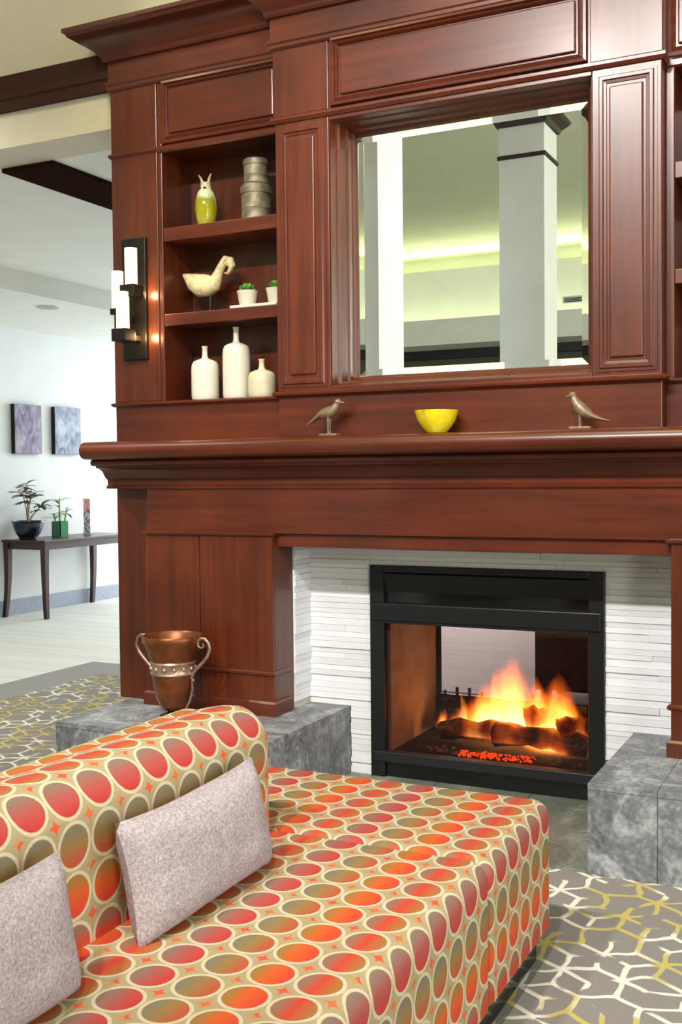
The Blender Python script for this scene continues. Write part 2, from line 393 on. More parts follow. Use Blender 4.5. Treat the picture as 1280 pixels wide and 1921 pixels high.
# ceiling of the lounge, wall above the wide opening
bx('ceiling', CEILY, -9, 6, -8, 3.9, CEIL, CEIL+0.1, bevel=0, kind='structure')
bx('wall_front', WALLC, -9, 0.6, 3.90, 4.12, 3.0, CEIL, bevel=0, kind='structure')
bx('wall_opening_header', WALLC, -9, XE+0.01, 3.872, 4.12, 2.757, 3.0, bevel=0, kind='structure')
o = MB().sweep([(-9, 3.872), (XE+0.005, 3.872)], [(-0.03, 2.913), (0.022, 2.913), (0.022, 2.958), (0.030, 2.966), (0.030, 2.995), (0.036, 3.045), (0.038, 3.066), (-0.03, 3.066)]).obj('trim_1', plain('stained_beam_trim', (56, 28, 19), 0.6, spec=0.2, scale=8)); tag(o, kind='structure')
# back room
bx('ceiling_back_room', CEILG, -5.62, 6, 4.12, 14, 2.757, 2.86, bevel=0, kind='structure')
o = MB().box(-7.2, -5.62, 4.12, 14, 2.60, 2.86).obj('ceiling_soffit', CEILG); tag(o, kind='structure')
bx('trim_2', WB, -3.85, -3.53, 4.12, 13.8, 2.738, 2.757, bevel=0, kind='structure')
XW = -7.056
bx('wall_left', WALLW, XW-0.12, XW, -8, 14, -0.1, 4.3, bevel=0, kind='structure')
bx('wall_back_room_end', WALLW, -9, 6, 13.6, 13.8, -0.1, 2.86, bevel=0, kind='structure')
bx('baseboard_left', BASEG, XW, XW+0.015, -8, 13.6, -0.004, 0.135, kind='structure')
bx('baseboard_end', BASEG, -7, 6, 13.585, 13.6, -0.004, 0.135, kind='structure')
# chimney breast masonry behind the joinery (fire opening left free)
FX0, FX1, FYB = -1.80, -0.962, 4.64
o = MB().box(XE+0.012, FX0, 4.10, FYB, 0, 4.3).box(FX1, mx(XE)-0.012, 4.10, FYB, 0, 4.3).box(FX0, FX1, 4.10, FYB, 0.86, 4.3).obj('wall_chimney', WALLW); tag(o, kind='structure')
# stepped bulkhead with cove lighting across the far side of the lounge (seen in the mirror)
o = MB().box(-9, 6, -6.9, -6.14, 2.95, 4.0).obj('wall_bulkhead_upper', CEILG); tag(o, kind='structure')
o = MB().box(-9, 6, -6.12, -5.54, 2.92, 3.02).box(-9, 6, -5.60, -5.54, 3.02, 3.25).obj('wall_bulkhead_lower', CEILG); tag(o, kind='structure')
bx('wall_back', plain('dark_glass_wall', (70, 70, 52), 0.6), -9, 6, -6.9, -6.30, 0, 2.81, bevel=0, kind='structure')
bx('wall_back_upper', CEILY, -9, 6, -7.2, -6.9, 2.81, 4.3, bevel=0, kind='structure')
bx('trim_3', BLK, -9, 6, -6.60, -6.135, 2.81, 2.95, bevel=0, kind='structure')
area('cove_strip_upper', (-4.5, -6.62, 4.02), (-4.5, -5.6, 4.35), 9, 0.10, 85, (0.94, 1.0, 0.62))
area('cove_strip_lower', (-4.5, -5.75, 3.05), (-4.5, -6.14, 3.25), 9, 0.12, 34, (0.94, 1.0, 0.62))
bx('wall_added_ledge', CEILG, 3.3, 3.9, -6.1, 3.8, 3.4, 3.95, bevel=0, kind='structure')  # made-up ledge out of view, carries the added uplight
area('uplight_fill_side', (3.6, -1.2, 3.98), (2.6, -1.2, 4.35), 0.12, 9.0, 330, (1.0, 0.98, 0.78))  # added uplight that brightens the whole lounge ceiling
vent = thing('ceiling_vent', 'small slotted grille on the bulkhead reflected at right edge of the mirror', 'vent', (-3.5, -6.14, 3.46))
MB().box(-0.14, 0.14, 0, 0.01, -0.04, 0.04).obj('frame', BASEG, vent, local=True)
for k in range(3): MB().box(-0.12, 0.12, 0.01, 0.016, -0.028+k*0.02, -0.018+k*0.02).obj('slat', BRZ, vent, local=True)
# square columns
def column(x0, x1, y0, y1, label):
    t = thing('column', label, 'column', ((x0+x1)/2, (y0+y1)/2, 0), group=None)
    bx('shaft', WALLW, x0, x1, y0, y1, 0, CEIL, t)
    path = [(x0, y0), (x0, y1), (x1, y1), (x1, y0), (x0, y0)]
    def ringm(prof, name, mat):
        m_ = MB(); rs = []
        for sx, sy, px, py in ((-1,-1,x0,y0),(1,-1,x1,y0),(1,1,x1,y1),(-1,1,x0,y1),(-1,-1,x0,y0)):
            rs.append([(px+sx*o_, py+sy*o_, z) for o_, z in prof])
        m_.rings(rs, cap=False).obj(name, mat, t)
    ringm([(0.0, 3.655), (0.012, 3.66), (0.012, 3.685), (0, 3.69)], 'neck_band', WD)
    ringm([(0.0, 3.90), (0.02, 3.905), (0.035, 3.94), (0.085, 3.985), (0.095, 4.01), (0, 4.012)], 'capital', WD)
    ringm([(0.0, 0), (0.015, 0), (0.015, 0.14), (0, 0.145)], 'base_board', BASEG)
    return t
column(-2.632, -2.274, -0.70, -0.34, 'white square column with dark capital, reflected whole at right of the mirror')
column(-2.86, -2.50, 1.90, 2.26, 'white square column reflected at the left edge of the mirror, cut off by its frame')

# ------------------------------------------------------------------ ceiling downlights of the lounge
for x, y, w in ((-4.3, 1.6, 'added unseen at far left to brighten the carpet'), (-1.9, -0.55, 'left of its row of three'), (-1.1, -0.55, 'middle of its row of three'), (-0.3, -0.55, 'right of its row of three')):  # the first fixture belongs to the added carpet spot
    t = thing('recessed_downlight', 'round recessed downlight in the lounge ceiling, %s' % w, 'ceiling light', (x, y, CEIL), group='lounge downlights')
    MB().lathe([(0.085, 0), (0.11, 0), (0.11, -0.012), (0.085, -0.012)]).obj('trim_ring', WALLW, t, local=True, smooth=True)

# ------------------------------------------------------------------ stone plinths and hearth
PZ = 0.284
def plinth(x0, x1, label, joints):
    t = thing('stone_plinth', label, 'plinth', ((x0+x1)/2, 3.7, 0))
    bx('core', SLATE, x0+0.012, x1-0.012, 3.357, 4.095, 0, PZ-0.02, t, bevel=0)
    xs = [x0]+joints+[x1]
    for a, b_ in zip(xs[:-1], xs[1:]):
        bx('front_slab', SLATE, a+0.0008, b_-0.0008, 3.345, 3.357, 0, PZ-0.02, t, 0.0012)
    ys = [3.357, 3.72, 4.095]
    for xa, xb in ((x0, x0+0.012), (x1-0.012, x1)):
        for a, b_ in zip(ys[:-1], ys[1:]): bx('side_slab', SLATE, xa, xb, a+0.0008, b_-0.0008, 0, PZ-0.02, t, 0.0012)
    for a, b_ in zip(xs[:-1], xs[1:]):
        bx('top_slab', SLATE, a+0.0006-(0.0 if a > x0 else 0), b_-0.0006, 3.343, 4.095, PZ-0.02, PZ, t, 0.0015)
plinth(-2.906, -1.962, 'grey slate plinth under the left pilaster, half hidden by the patterned sofa', [-2.58, -2.28])
plinth(-0.797, 0.147, 'grey slate plinth right of the fire, its front and top in full view', [-0.585, -0.25])
h = thing('hearth', 'flat grey slate hearth between the two stone plinths in front of the fire', 'hearth', (XC, 3.7, 0))
for i in range(3):
    for j in range(2):
        bx('hearth_tile', HEARTH, -1.962+i*0.3883+0.001, -1.962+(i+1)*0.3883-0.001, 3.345+j*0.375+0.001, 3.345+(j+1)*0.375-0.001, -0.004, 0.006, h, 0.0015)

# ------------------------------------------------------------------ white ledger stone around the fire
unit = MB().box(-0.5, 0.5, -0.5, 0.5, -0.5, 0.5)
tmpl = unit.obj('stone_strip', LEDG); ume = tmpl.data; bpy.data.objects.remove(tmpl)
sw = thing('stone_surround', 'white stacked ledger stone facing around the black firebox', 'stone facing', (XC, 4.09, 0))
bx('backing', GROUT, -2.155, FX0-0.05, 4.085, 4.10, 0, 0.985, sw, 0)
bx('backing', GROUT, FX1+0.05, mx(-2.155), 4.085, 4.10, 0, 0.985, sw, 0)
bx('backing', GROUT, FX0-0.05, FX1+0.05, 4.085, 4.10, 0.87, 0.985, sw, 0)
bx('backing', GROUT, -2.160, -2.152, 3.935, 4.10, PZ, 0.985, sw, 0)
bx('backing', GROUT, mx(-2.152), mx(-2.160), 3.935, 4.10, PZ, 0.985, sw, 0)
strips = []
def strip(x0, x1, y0, y1, z0, z1): strips.append((x0, x1, y0, y1, z0, z1))
def row(xa, xb, z0, z1):
    if xb-xa > 0.5: L = (0.26, 0.44)
    else: L = (0.14, 0.34)
    x = xa
    while x < xb-1e-4:
        e = min(xb, x+random.uniform(*L))
        if xb-e < 0.08: e = xb
        d = random.choice((0, 0.002, 0.004, 0.007))
        strip(x+0.0006, e-0.0006, 4.078-d, 4.086, z0+0.0005, z1-0.0005); x = e
z = 0.006
FT = 0.872
while z < 0.97:
    hgt = random.choice((0.019, 0.022, 0.025, 0.028)); z1 = min(z+hgt, 0.975)
    if FT-0.012 < z1 < FT+0.016: z1 = FT+0.004
    if z1 > 0.958: z1 = 0.975
    if z1 <= FT+0.01:
        row(-2.152 if z > PZ-0.02 else -1.96, -1.862, z, z1); row(-0.902, mx(-2.152) if z > PZ-0.02 else -0.80, z, z1)
    else: row(-2.152, mx(-2.152), z, z1)
    if z >= PZ:
        d = random.choice((0, 0.002, 0.004, 0.006))
        strip(-2.153, -2.147+d, 3.936, 4.080, z+0.0005, z1-0.0005); strip(mx(-2.147)-d, mx(-2.153), 3.936, 4.080, z+0.0005, z1-0.0005)
    z = z1
for (x0, x1, y0, y1, z0, z1) in strips[:300]:
    o = bpy.data.objects.new('stone_strip', ume); COL.objects.link(o); o.parent = sw
    o.location = Vector(((x0+x1)/2, (y0+y1)/2, (z0+z1)/2))-sw.location; o.scale = (x1-x0, y1-y0, z1-z0)
if len(strips) > 300:
    mb = MB()
    for s in strips[300:]: mb.box(*s)
    tag(mb.obj('stone_strip_rest', LEDG, sw), kind='stuff')

# ------------------------------------------------------------------ mantelpiece (lower joinery)
mt = thing('mantelpiece', 'dark cherry wood mantelpiece with long moulded shelf above the fireplace', 'mantelpiece', (XC, 3.9, PZ))
YP = 3.765
HB = 0.962          # underside of the header over the fire opening
# set-back end strips and frieze
for sgn in (0, 1):
    f = (lambda x: x) if sgn == 0 else mx
    def B(name, mat, x0, x1, *a, parent=mt, bevel=0.003):
        xa, xb = sorted((f(x0), f(x1))); return bx(name, mat, xa, xb, *a, parent, bevel)
    B('end_panel', WV, XE, -2.765, YB, 4.10, PZ, 1.30)
    pil = B('pilaster', WV, -2.765, -2.152, YP+0.012, 3.935, PZ, 1.014)
    B('pilaster_panel', WV, -2.765, -2.497, YP, YP+0.014, PZ, 1.006, parent=pil, bevel=0.004)
    B('pilaster_panel', WV, -2.492, -2.152, YP-0.004, YP+0.014, PZ, 1.006, parent=pil, bevel=0.004)
    def SW(name, prof, z=None):
        pts = [(-2.765, 3.9), (-2.765, YP), (-2.152, YP), (-2.152, 3.9)]
        if sgn: pts = [(mx(x), y) for x, y in pts][::-1]
        MB().sweep(pts, prof).obj(name, WH, pil)
    SW('cap_bead', [(-0.01, 1.004), (0.010, 1.004), (0.016, 1.010), (0.016, 1.018), (0.0, 1.022), (-0.01, 1.022)])
    SW('rail_bead', [(-0.01, 0.443), (0.004, 0.443), (0.012, 0.449), (0.012, 0.457), (0.004, 0.463), (-0.01, 0.463)])
    SW('foot', [(-0.01, PZ), (0.013, PZ), (0.013, PZ+0.05), (0.006, PZ+0.058), (-0.01, PZ+0.058)])
bx('frieze', WH, -2.765, mx(-2.765), YP+0.014, 4.075, 1.014, 1.30, mt)
bx('header', WH, -2.152, mx(-2.152), YP+0.030, 4.075, HB, 1.014, mt)
# moulded shelf: bed moulding, bead, round nosing
pts = [(XE-0.002, 4.09), (XE-0.002, YP+0.014), (mx(XE)+0.002, YP+0.014), (mx(XE)+0.002, 4.09)]
FR = YP+0.014
sh = thing('x', None, None); bpy.data.objects.remove(sh)
def nose(cx, cz, r, a0, a1, n): return [(cx+r*math.cos(math.radians(a0+(a1-a0)*k/n)), cz+r*math.sin(math.radians(a0+(a1-a0)*k/n))) for k in range(n+1)]
prof = [(-0.02, 1.196), (0.010, 1.196), (0.012, 1.206), (0.004, 1.212), (0.004, 1.232), (0.020, 1.246), (0.034, 1.270), (0.060, 1.283), (0.072, 1.285), (0.072, 1.294)] \
     + nose(0.090, 1.306, 0.013, -90, 60, 6) + [(0.094, 1.320)] + nose(0.130, 1.3565, 0.0365, -90, 90, 12) + [(-0.02, 1.393)]
# nosing returns only slightly past the ends of the unit
def shelfmesh():
    mb = MB(); rs = []
    xl, xr = XE, mx(XE)
    for px, side in ((xl, -1), (xr, 1)):
        pass
    rs.append([(xl-0.02*min(1, o_/0.16) if o_ > 0 else xl, 4.09, z) for o_, z in prof])
    rs.append([(xl-0.02*min(1, o_/0.16) if o_ > 0 else xl, FR-o_, z) for o_, z in prof])
    rs.append([(xr+0.02*min(1, o_/0.16) if o_ > 0 else xr, FR-o_, z) for o_, z in prof])
    rs.append([(xr+0.02*min(1, o_/0.16) if o_ > 0 else xr, 4.09, z) for o_, z in prof])
    return mb.rings(rs)
shelfmesh().obj('mantel_shelf', WH, mt, smooth=True, angle=35)

# ------------------------------------------------------------------ overmantel (centre bay with the mirror)
SZ = 1.393
om = thing('overmantel', 'cherry wood overmantel with panelled pilasters framing the large mirror', 'overmantel', (XC, 3.9, SZ))
CL, CR = -2.120, mx(-2.120)
PI_L = -1.887                       # inner edge of the pilasters
bx('base_panel', WH, CL, CR, YC+0.006, 4.09, SZ, 1.56, om)
CAPZ = 2.628
pprof = [(0.0, -0.004), (0.0, 0.004), (0.010, 0.004), (0.014, 0.010), (0.024, 0.010), (0.027, 0.004), (0.036, 0.003), (0.040, -0.004), (0.0, -0.004)]
for sgn in (0, 1):
    x0, x1 = (CL, PI_L) if not sgn else (mx(PI_L), CR)
    p = bx('pilaster', WV, x0, x1, YC, 4.09, 1.572, CAPZ, om)
    bx('raised_panel', WV, x0+0.060, x1-0.060, YC-0.009, YC+0.01, 1.638, 2.552, p, 0.005)
    MB().frame(x0+0.014, x1-0.014, 1.590, 2.600, YC, pprof).obj('panel_moulding', WV, p)
    bx('block', WV, x0-0.004, x1+0.004, YC-0.008, 4.09, CAPZ+0.012, 2.905, om)
bx('mirror_header', WH, PI_L, mx(PI_L), YC, 4.09, 2.60, 2.91, om)
bx('frieze_panel', WH, PI_L+0.054, mx(PI_L)-0.054, YC-0.010, YC+0.01, 2.687, 2.863, om, 0.005)
MB().frame(PI_L+0.012, mx(PI_L)-0.012, 2.645, 2.905, YC, [(0.0, 0.0), (0.004, 0.016), (0.014, 0.018), (0.018, 0.008), (0.028, 0.014), (0.034, 0.004), (0.034, -0.004), (0.0, -0.004)]).obj('frieze_moulding', WH, om)
cpath = [(CL, 4.09), (CL, YC), (CR, YC), (CR, 4.09)]
MB().sweep(cpath, [(-0.01, CAPZ-0.012), (0.006, CAPZ-0.012), (0.014, CAPZ), (0.014, CAPZ+0.010), (0.0, CAPZ+0.014), (-0.01, CAPZ+0.014)]).obj('capital_bead', WH, om)
MB().sweep(cpath, [(-0.01, 1.552), (0.004, 1.552), (0.016, 1.560), (0.018, 1.568), (0.012, 1.574), (0.0, 1.578), (-0.01, 1.578)]).obj('base_bead', WH, om)
# moulded splay stepping back to the glass
gx0, gx1, gz0, gz1 = -1.843, mx(-1.843), 1.630, 2.574
mprof = [(-0.046, 0.150), (-0.040, 0.152), (-0.034, 0.120), (-0.030, 0.110), (-0.022, 0.104), (-0.018, 0.060), (-0.010, 0.052), (-0.006, 0.024), (0.002, 0.018), (0.006, 0.0), (0.006, -0.01), (-0.046, -0.01)]
MB().frame(gx0, gx1, gz0, gz1, YM, mprof).obj('mirror_moulding', WV, om)
MB().box(PI_L, mx(PI_L), YM+0.012, 4.09, 1.572, 2.60).obj('mirror_back', WD, om)
bx('mirror_sill', WH, PI_L, mx(PI_L), YC, 3.95, 1.572, 1.590, om)
# mirror: flat centre and bevelled border
mb = MB(); bw = 0.030; bd = -0.0026
ri = [(gx0+bw, YM-bd, gz0+bw), (gx1-bw, YM-bd, gz0+bw), (gx1-bw, YM-bd, gz1-bw), (gx0+bw, YM-bd, gz1-bw)]
ro = [(gx0-0.004, YM, gz0-0.004), (gx1+0.004, YM, gz0-0.004), (gx1+0.004, YM, gz1+0.004), (gx0-0.004, YM, gz1+0.004)]
vi = [mb.bm.verts.new(p) for p in ri]; vo = [mb.bm.verts.new(p) for p in ro]; vb = [mb.bm.verts.new((p[0], YM+0.006, p[2])) for p in ro]
mb.bm.faces.new(vi); mb.bm.faces.new(vb[::-1])
for i in range(4):
    j = (i+1) % 4; mb.bm.faces.new((vo[i], vo[j], vi[j], vi[i])); mb.bm.faces.new((vb[i], vb[j], vo[j], vo[i]))
o = mb.obj('mirror', MIR); tag(o, 'large mirror framed in cherry wood above the mantel shelf', 'mirror')

# ------------------------------------------------------------------ bookcases either side
def bookcase(sgn, label):
    f = (lambda x: x) if sgn == 0 else mx
    t = thing('bookcase', label, 'bookcase', (f(-2.54), 3.95, SZ))
    def B(name, mat, x0, x1, *a, parent=t, bevel=0.003):
        xa, xb = sorted((f(x0), f(x1))); return bx(name, mat, xa, xb, *a, parent, bevel)
    NB = 4.060
    B('base_panel', WH, XE, CL, YB+0.004, 4.09, SZ, 1.553)
    ep = B('end_pilaster', WV, XE, -2.728, YB, 4.09, 1.567, 2.90)
    B('stile', WV, -2.728, -2.706, YB+0.004, 4.09, 1.567, 2.90)
    B('stile', WV, -2.150, CL, YB+0.004, 4.09, 1.567, 2.90)
    B('back_panel', WV, -2.706, -2.150, NB, 4.09, 1.567, 2.613, bevel=0)
    B('shelf', WH, -2.706, -2.150, YB+0.006, NB, 1.882, 1.932)
    B('shelf', WH, -2.706, -2.150, YB+0.006, NB, 2.236, 2.292)
    B('bottom_board', WH, -2.706, -2.150, YB+0.002, NB, 1.540, 1.567)
    B('top_frieze', WH, -2.706, -2.150, YB+0.006, 4.09, 2.613, 2.905)
    B('frieze_panel', WH, -2.664, -2.162, YB-0.004, YB+0.01, 2.680, 2.863, bevel=0.005)
    xa, xb = sorted((f(-2.706), f(CL)))
    MB().frame(xa, xb, 2.638, 2.905, YB+0.004, [(0, 0), (0.004, 0.010), (0.016, 0.012), (0.020, 0.004), (0.028, 0.009), (0.034, 0.002), (0.034, -0.004), (0, -0.004)]).obj('frieze_moulding', WH, t)
    pts = [(XE, 4.09), (XE, YB), (CL+0.002, YB)]
    ptc = [(XE, 4.09), (XE, YB), (-2.728, YB)]
    if sgn: pts = [(mx(x), y) for x, y in pts][::-1]; ptc = [(mx(x), y) for x, y in ptc][::-1]
    MB().sweep(ptc, [(-0.01, 2.612), (0.004, 2.612), (0.010, 2.620), (0.010, 2.628), (0, 2.634), (-0.01, 2.634)]).obj('capital_bead', WH, t)
    MB().sweep([(p[0], p[1]) for p in (pts[1:] if not sgn else pts[:-1])] if False else pts, [(-0.01, 2.606), (-0.004, 2.606), (0.003, 2.612), (0.003, 2.630), (-0.003, 2.636), (-0.01, 2.636)]).obj('niche_bead', WH, t)
    MB().sweep(pts, [(-0.01, 1.548), (0.006, 1.548), (0.013, 1.555), (0.013, 1.562), (0.0, 1.567), (-0.01, 1.567)]).obj('base_bead', WH, t)
bookcase(0, 'built-in cherry wood bookcase left of the mirror, its shelves holding ornaments')
bookcase(1, 'built-in cherry wood bookcase at the right edge of the photo, barely in view')

# ------------------------------------------------------------------ cornice over the whole unit
co = thing('cornice', 'deep cherry wood cornice crowning the whole wall unit below the ceiling', 'cornice', (XC, 3.9, 2.9))
path = [(XE, 4.09), (XE, YB), (CL-0.004, YB), (CL-0.004, YC-0.008), (CR+0.004, YC-0.008), (CR+0.004, YB), (mx(XE), YB), (mx(XE), 4.09)]
MB().sweep(path, [(-0.05, 2.897), (0.004, 2.897), (0.012, 2.904), (0.012, 2.916), (0.018, 2.922), (0.018, 2.934), (0.006, 2.938), (0.006, 3.03), (-0.05, 3.03)]).obj('frieze_band', WH, co)
MB().sweep(path, [(-0.05, 3.02), (0.020, 3.02), (0.026, 3.030), (0.026, 3.040), (0.034, 3.048), (0.048, 3.066), (0.072, 3.086), (0.104, 3.102), (0.126, 3.110), (0.132, 3.122), (0.142, 3.126), (0.142, 3.142), (-0.05, 3.142)]).obj('crown_moulding', WH, co, smooth=True, angle=30)
bx('backing', WD, XE+0.02, mx(XE)-0.02, YB+0.02, 4.09, 2.62, 3.10, co, 0)

# ------------------------------------------------------------------ gas fire
INNER = plain('firebox_panel', (172, 152, 146), 0.8, var=0.1, scale=12)
FLOORB = plain('ember_bed', (52, 34, 28), 0.9, var=0.3, scale=60, bump=0.6)
gf = thing('gas_fireplace', 'black framed see-through gas fireplace set in white stone', 'fireplace', (XC, 4.1, 0.0))
ox0, ox1, oz0, oz1 = -1.862, -0.902, 0.006, 0.876
fy0, fy1 = 4.052, 4.10
gxa, gxb, gza, gzb = -1.800, -0.962, 0.112, 0.640
fr = MB().box(ox0, gxa, fy0+0.006, fy1, oz0, oz1).obj('frame_stile', BLK, gf, bevel=0.003)
MB().box(gxb, ox1, fy0+0.006, fy1, oz0, oz1).obj('frame_stile', BLK, gf, bevel=0.003)
MB().box(gxa, gxb, fy0+0.006, fy1, 0.848, oz1).obj('frame_top', BLK, gf, bevel=0.003)
MB().box(ox0+0.03, ox1-0.03, fy0+0.030, fy1, 0.715, 0.848).obj('upper_louvre', BLKG, gf, bevel=0.003)
MB().rings([[(x, fy0+0.004, 0.842), (x, fy0+0.010, 0.846), (x, fy0+0.030, 0.772), (x, fy0+0.024, 0.768)] for x in (ox0+0.034, ox1-0.034)]).obj('louvre_slat', BLK, gf)
MB().box(ox0+0.012, ox1-0.012, fy0-0.004, fy1, 0.652, 0.722).obj('hood', BLK, gf, bevel=0.004)
MB().box(gxa-0.0, gxb+0.0, fy0+0.002, fy1, 0.640, 0.654).obj('glass_rail', BLK, gf, bevel=0.002)
MB().box(ox0+0.012, ox1-0.012, fy0, fy1, 0.070, 0.112).obj('lower_rail', plain('charcoal_rail', (40, 42, 44), 0.35, 0.4), gf, bevel=0.004)
MB().box(ox0+0.02, ox1-0.02, fy0+0.022, fy1, oz0, 0.070).obj('lower_louvre', BLKG, gf, bevel=0.002)
MB().box(gxa, gxb, 4.094, 4.098, gza, gzb).obj('glass_pane', PANE, gf)
bx('side_wall', INNER, FX0+0.001, FX0+0.012, 4.101, FYB, 0.105, 0.659, gf, 0)
bx('side_wall', INNER, FX1-0.012, FX1-0.001, 4.101, FYB, 0.105, 0.659, gf, 0)
bx('top_wall', BLK, FX0+0.001, FX1-0.001, 4.101, FYB, 0.66, 0.70, gf, 0)
bx('floor_pan', FLOORB, FX0+0.001, FX1-0.001, 4.101, FYB, 0.05, 0.105, gf, 0)
bx('rear_frame', BLK, FX0+0.012, FX0+0.03, FYB-0.03, FYB, 0.105, 0.66, gf, 0.002)
bx('rear_frame', BLK, FX1-0.03, FX1-0.012, FYB-0.03, FYB, 0.105, 0.66, gf, 0.002)
bx('rear_frame', BLK, FX0+0.03, FX1-0.03, FYB-0.03, FYB, 0.575, 0.66, gf, 0.002)
bx('rear_grate', BLK, FX0+0.03, FX1-0.03, FYB-0.05, FYB-0.03, 0.105, 0.255, gf, 0.002)
for k in range(13): bx('grate_bar', BLK, FX0+0.06+k*0.058, FX0+0.072+k*0.058, FYB-0.062, FYB-0.05, 0.105, 0.275+0.02*math.sin(k), gf, 0.002)
# logs
m, nt, b = newmat('charred_log'); tc = nt.nodes.new('ShaderNodeTexCoord'); nz = nt.nodes.new('ShaderNodeTexNoise'); nz.inputs['Scale'].default_value = 22; nz.inputs['Detail'].default_value = 6
nt.links.new(tc.outputs['Object'], nz.inputs['Vector']); rp = ramp(nt, [(0.35, srgb(44, 24, 18)), (0.55, srgb(112, 58, 40)), (0.72, srgb(170, 100, 70))]); nt.links.new(nz.outputs['Fac'], rp.inputs['Fac'])
nt.links.new(rp.outputs['Color'], b.inputs['Base Color']); b.inputs['Roughness'].default_value = 0.9
bp = nt.nodes.new('ShaderNodeBump'); bp.inputs['Strength'].default_value = 0.9; bp.inputs['Distance'].default_value = 0.02; nt.links.new(nz.outputs['Fac'], bp.inputs['Height']); nt.links.new(bp.outputs['Normal'], b.inputs['Normal'])
LOGM = m
def log(a, b_, r, label):
    a, b_ = Vector(a), Vector(b_); n = 9; path = []; rad = []
    for i in range(n):
        t = i/(n-1); p = a.lerp(b_, t); p.z += 0.012*math.sin(t*PI)+0.006*random.uniform(-1, 1); p.y += 0.006*random.uniform(-1, 1)
        path.append(p-a); rad.append(r*(1+0.16*random.uniform(-1, 1)))
    mb = MB(); mb.tube(path, rad, 14)
    for v in mb.bm.verts: v.co += v.co.normalized()*0.0+Vector((noise.noise(v.co*40), noise.noise(v.co*40+Vector((9,0,0))), noise.noise(v.co*40+Vector((0,9,0)))))*0.008
    o = mb.obj('fire_log', LOGM, smooth=True, angle=60); o.location = a
    tag(o, label, 'log', 'logs in the gas fire'); return o
log((-1.66, 4.34, 0.158), (-1.30, 4.30, 0.175), 0.040, 'long charred log at the front of the fire, left of the glowing middle')
log((-1.40, 4.28, 0.170), (-1.02, 4.30, 0.150), 0.044, 'thick charred log at front right of the fire')
log((-1.72, 4.44, 0.150), (-1.42, 4.50, 0.235), 0.034, 'thin charred log sloping up at the left of the fire')
log((-1.30, 4.36, 0.235), (-1.17, 4.42, 0.215), 0.042, 'short stubby log lying on top of the front logs')
log((-1.14, 4.30, 0.215), (-1.00, 4.40, 0.200), 0.040, 'short log end resting at far right of the fire')
log((-1.60, 4.50, 0.150), (-1.05, 4.52, 0.160), 0.044, 'long charred log along the back of the fire, mostly behind the flames')
# embers
EMB = plain('ash_chip', (150, 128, 116), 0.9, var=0.3)
EMG = plain('glowing_ember', (200, 70, 20), 0.9, emit=(255, 84, 16), estr=2.2)
for nm, mat, n, xr, yr in (('ash_chips', EMB, 90, (-1.66, -1.02), (4.13, 4.25)), ('glowing_embers', EMG, 130, (-1.52, -1.20), (4.13, 4.22))):
    mb = MB()
    for k in range(n):
        c = Vector((random.uniform(*xr), random.uniform(*yr), 0.106)); r = random.uniform(0.003, 0.008)
        ico = bmesh.ops.create_icosphere(mb.bm, subdivisions=1, radius=r, matrix=Matrix.Translation(c+Vector((0, 0, r*0.5))))
    o = mb.obj(nm, mat); tag(o, 'loose pale ash chips scattered along the front of the fire' if mat is EMB else 'bed of glowing orange embers at the front of the fire', 'embers', kind='stuff')
